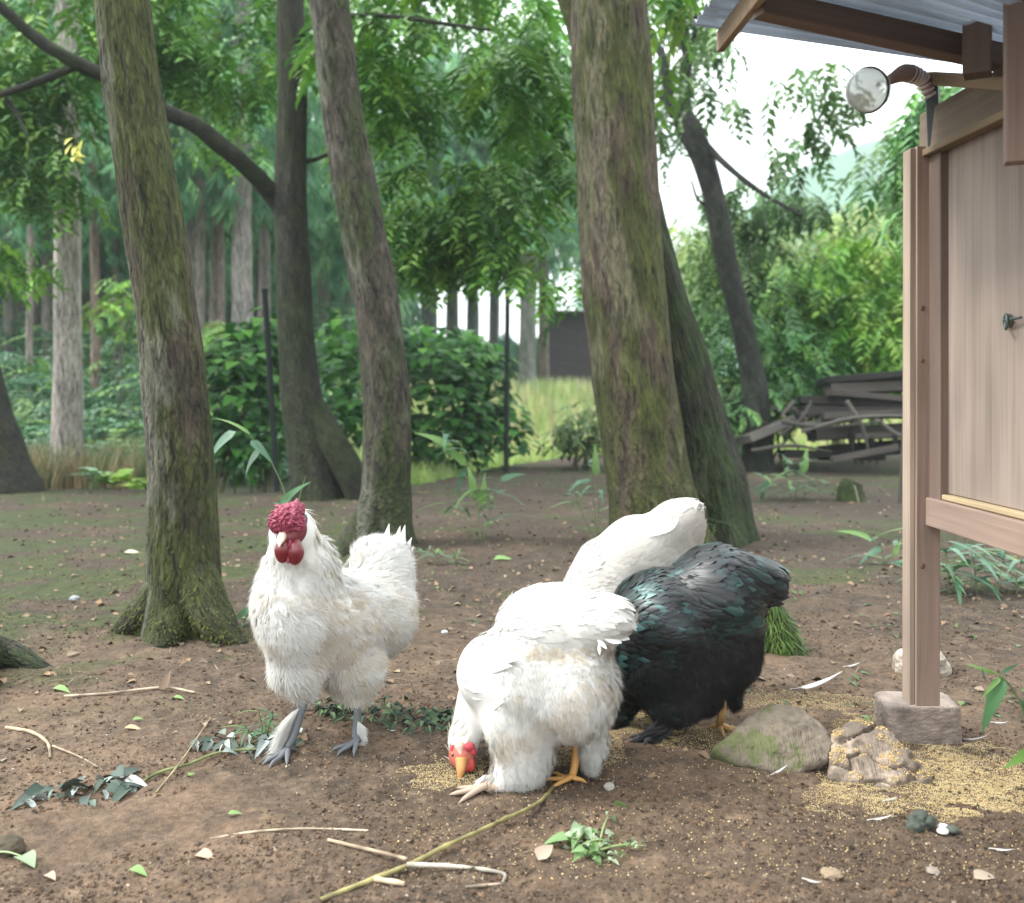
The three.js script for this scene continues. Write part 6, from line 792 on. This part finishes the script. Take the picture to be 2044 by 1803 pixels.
  { const q = mulberry(714), b = G(1180, 1690), t = thing('green_sprig', 'plucked sprig of pale green leaves lying below the hen', 'sprig', b), g = leafGeo(0.55, 0.35, 0.3, 5, 0.5), ms = [[0.30, 0.42, 0.25], [0.20, 0.33, 0.13], [0.14, 0.25, 0.08], [0.42, 0.50, 0.34]].map((c) => leafMat(c, 0.35)); const spots = [[1140, 1690, 24, 16, 0.045, 9], [1150, 1668, 16, 10, 0.04, 4], [1190, 1700, 30, 22, 0.03, 22], [1215, 1650, 10, 10, 0.03, 4], [1240, 1702, 44, 10, 0.018, 20], [1200, 1725, 34, 8, 0.02, 12]]; for (const [px, py, sx, sy, s, n] of spots) for (let i = 0; i < n; i++) { const p = G(px + (q() * 2 - 1) * sx, py + (q() * 2 - 1) * sy, 0.006 + 0.02 * q()), k = part(t, 'leaf', g, ms[Math.floor(q() * 4)]); k.position.copy(p).sub(b); k.quaternion.setFromEuler(new THREE.Euler((q() - 0.7) * 1.0, q() * TAU, (q() - 0.5) * 1.2)); k.scale.setScalar(s * (0.6 + 0.8 * q())); } for (const [a, c] of [[[1150, 1700], [1225, 1690]], [[1180, 1712], [1290, 1700]], [[1195, 1700], [1215, 1645]]]) part(t, 'stem', taper([G(a[0], a[1], 0.01), G((a[0] + c[0]) / 2, (a[1] + c[1]) / 2, 0.02), G(c[0], c[1], 0.012)], [0.0025, 0.002, 0.001], { n: 10, seg: 6 }), std([0.24, 0.33, 0.13])); }
}
// ---- weeds and bamboo grass, leaf by leaf
{
  const blade = leafGeo(0.13, 0.5, 0.10, 8, 0.42), bladeW = leafGeo(0.2, 0.55, 0.12, 8, 0.45), cols = [[0.10, 0.24, 0.10], [0.07, 0.17, 0.085], [0.17, 0.32, 0.08], [0.12, 0.25, 0.16]], ms = cols.map((c) => leafMat(c, 0.45, 0.5)), mStem = std([0.14, 0.19, 0.07], 0.7);
  // stems: [x0,y0 (ground), x1,y1 (top)], d of the foot; leaves: [px,py, px,py, width-scale, colour]
  const clump = (name, label, foot, stems, leaves, extra = 0, seed = 1, len = 0.2) => {
    const q = mulberry(seed), b = G(foot[0], foot[1]), d = -b.z, t = thing(name, label, 'plant', b), tops = [];
    for (const s of stems) { const pts = s.map(([x, y], i) => i ? P(x, y, d + (i - 1) * 0.03 * (q() - 0.5)) : V((x - CX) / FOC * d, b.y - 0.02, b.z)); part(t, 'stem', taper(pts, [0.0035, 0.0025, 0.0012], { n: 16, seg: 6 }), mStem); tops.push(pts); }
    for (const [x0, y0, x1, y1, w, c] of leaves) { const a = P(x0, y0, d), e = P(x1, y1, d - 0.06 + 0.12 * q()), s = a.distanceTo(e), k = part(t, 'leaf', w > 1 ? bladeW : blade, ms[c ?? Math.floor(q() * 4)]); k.position.copy(a).sub(b); k.quaternion.copy(basisQ(e.clone().sub(a).add(V(0, s * 0.25, 0)), V(0.3 * (q() - 0.5), 1, 0.7))); k.scale.set(s * 1.15 * (w ?? 1), s, s * 1.05); }
    for (let i = 0; i < extra; i++) { const st = tops[Math.floor(q() * tops.length)], c = new THREE.CatmullRomCurve3(st), a = c.getPoint(0.15 + 0.85 * q()), an = q() * TAU, k = part(t, 'leaf', blade, ms[Math.floor(q() * 4)]); k.position.copy(a).sub(b); k.quaternion.copy(basisQ(V(Math.cos(an), 0.35 + 0.5 * (q() - 0.5), Math.sin(an)), V(0, 1, 0))); k.scale.setScalar(len * (0.6 + 0.7 * q())); }
    return t;
  };
  clump('bamboo_grass', 'tall thin stemmed plant with long leaves rising behind the rooster comb', [640, 1225], [[[600, 1225], [575, 1010], [545, 930], [500, 870]], [[600, 1225], [595, 1010], [610, 950]]], [[425, 830, 358, 786, 1, 2], [470, 862, 404, 918, 1.5, 3], [500, 880, 540, 920, 1.4, 3], [520, 900, 470, 958, 1.8, 1], [560, 1010, 605, 960, 1.3, 0], [575, 1020, 545, 1000, 1.3, 0], [585, 990, 590, 1010, 1.2, 3], [500, 868, 425, 828, 0.6, 2]], 0, 801);
  clump('bamboo_grass', 'leafy grass shoots behind the rooster tail, centre of the yard', [960, 1082], [[[960, 1082], [950, 960], [930, 900], [880, 860]], [[958, 1082], [955, 980], [965, 900]], [[962, 1082], [985, 1000], [1000, 950]], [[955, 1082], [920, 1020], [895, 990]]], [[905, 900, 838, 858, 1.2, 2], [930, 930, 880, 880, 1.4, 2], [930, 935, 905, 990, 1.3, 3], [1000, 960, 1046, 942, 1.5, 1], [985, 975, 965, 1000, 1.2, 1], [950, 1000, 935, 930, 1.2, 2], [965, 1010, 962, 950, 1.2, 2]], 34, 802, 0.26);
  clump('bamboo_grass', 'sparse grass shoots at the left foot of the big tree', [1190, 1082], [[[1190, 1082], [1186, 1010], [1180, 950], [1170, 900]], [[1192, 1082], [1196, 1000], [1200, 930]], [[1188, 1082], [1160, 1020], [1140, 965]]], [[1180, 960, 1128, 975, 1.2, 1], [1160, 960, 1130, 985, 1.2, 3], [1190, 950, 1186, 890, 1.2, 2]], 16, 803, 0.2);
  clump('weed_clump', 'grey green fern like weeds with two upright leaves before the woodpile', [1580, 1000], [[[1580, 1000], [1570, 950], [1560, 920]], [[1585, 1000], [1595, 950], [1600, 920]], [[1575, 1000], [1545, 970], [1520, 950]], [[1590, 1000], [1630, 970], [1650, 960]]], [[1603, 945, 1614, 892, 1.3, 2], [1575, 930, 1565, 905, 1.2, 3], [1540, 960, 1505, 985, 1.2, 0], [1525, 980, 1518, 1010, 1.2, 0]], 46, 804, 0.30);
  clump('weed_clump', 'green weeds with pointed leaves just left of the wooden post', [1770, 1130], [[[1770, 1130], [1755, 1090], [1735, 1070]], [[1775, 1130], [1785, 1095], [1790, 1075]], [[1768, 1132], [1750, 1115], [1730, 1110]]], [[1740, 1080, 1692, 1056, 1.2, 2], [1760, 1095, 1718, 1122, 1.4, 3], [1785, 1110, 1800, 1078, 1.2, 2], [1790, 1130, 1808, 1112, 1.4, 0]], 12, 805, 0.16);
  clump('weed_clump', 'dense green weeds growing under the coop floor', [1960, 1190], [[[1900, 1188], [1890, 1120], [1884, 1060]], [[1950, 1190], [1945, 1130], [1935, 1090]], [[1990, 1190], [2000, 1130], [2010, 1095]], [[2030, 1195], [2030, 1150], [2040, 1120]], [[1925, 1190], [1905, 1150], [1880, 1130]]], [[1900, 1100, 1955, 1085, 1.4, 1], [1940, 1120, 1900, 1140, 1.4, 0], [1990, 1110, 2035, 1120, 1.4, 3]], 70, 806, 0.24);
  clump('grass_shoots', 'few green blades and moss beside the foot of the big tree', [1410, 1088], [[[1405, 1090], [1400, 1060], [1390, 1030]], [[1420, 1090], [1425, 1060], [1430, 1040]]], [], 14, 807, 0.13);
  clump('weed_clump', 'low small weeds under the curved tree right side', [880, 1125], [[[880, 1125], [870, 1105], [860, 1090]], [[900, 1128], [905, 1110], [915, 1098]], [[850, 1120], [845, 1105], [835, 1098]]], [], 26, 808, 0.12);
  clump('grass_shoots', 'yellow green grass tuft beside the rooster stepping foot', [525, 1490], [[[525, 1490], [522, 1450], [515, 1415]], [[530, 1490], [535, 1455], [545, 1425]], [[515, 1490], [500, 1465], [485, 1445]]], [], 30, 809, 0.06);
  clump('bamboo_grass', 'hanging long blade right beside the foot of the mossy tree', [480, 1262], [[[482, 1262], [490, 1235], [505, 1212]], [[485, 1262], [500, 1240], [515, 1225]]], [[508, 1212, 446, 1256, 1.1, 0], [508, 1222, 482, 1262, 1, 1]], 3, 810, 0.08);
  // foreground bamboo leaves at the right picture edge
  { const d = 2.05, b = onGround((2075 - CX) / FOC * d, -d), t = thing('bamboo_sprig', 'bright bamboo leaves hanging in at the right picture edge', 'plant', b), k = (x0, y0, x1, y1, w, c, dz = 0) => { const a = P(x0, y0, d), e = P(x1, y1, d + dz), s = a.distanceTo(e), m = part(t, 'leaf', bladeW, ms[c]); m.position.copy(a).sub(b); m.quaternion.copy(basisQ(e.clone().sub(a).add(V(-s * 0.15, s * 0.2, 0)), V(-0.5, 0.5, 0.8))); m.scale.set(s * w, s * 0.7, s * 1.05); };
    part(t, 'stem', taper([b, P(2060, 1500, d), P(2030, 1390, d), P(1990, 1345, d), P(1930, 1325, d + 0.04)], [0.0035, 0.003, 0.0022, 0.0012], { n: 30, seg: 7 }), mStem);
    k(2004, 1350, 1978, 1470, 1.25, 0); k(1998, 1352, 1968, 1400, 0.9, 2); k(2035, 1395, 2062, 1440, 1.2, 3); k(2062, 1500, 2028, 1535, 1.6, 2, -0.05); k(1985, 1345, 1936, 1332, 0.7, 2); k(2000, 1345, 2040, 1330, 0.9, 1); k(1960, 1335, 1975, 1372, 0.4, 3); }
}

renderer.render(scene, camera);
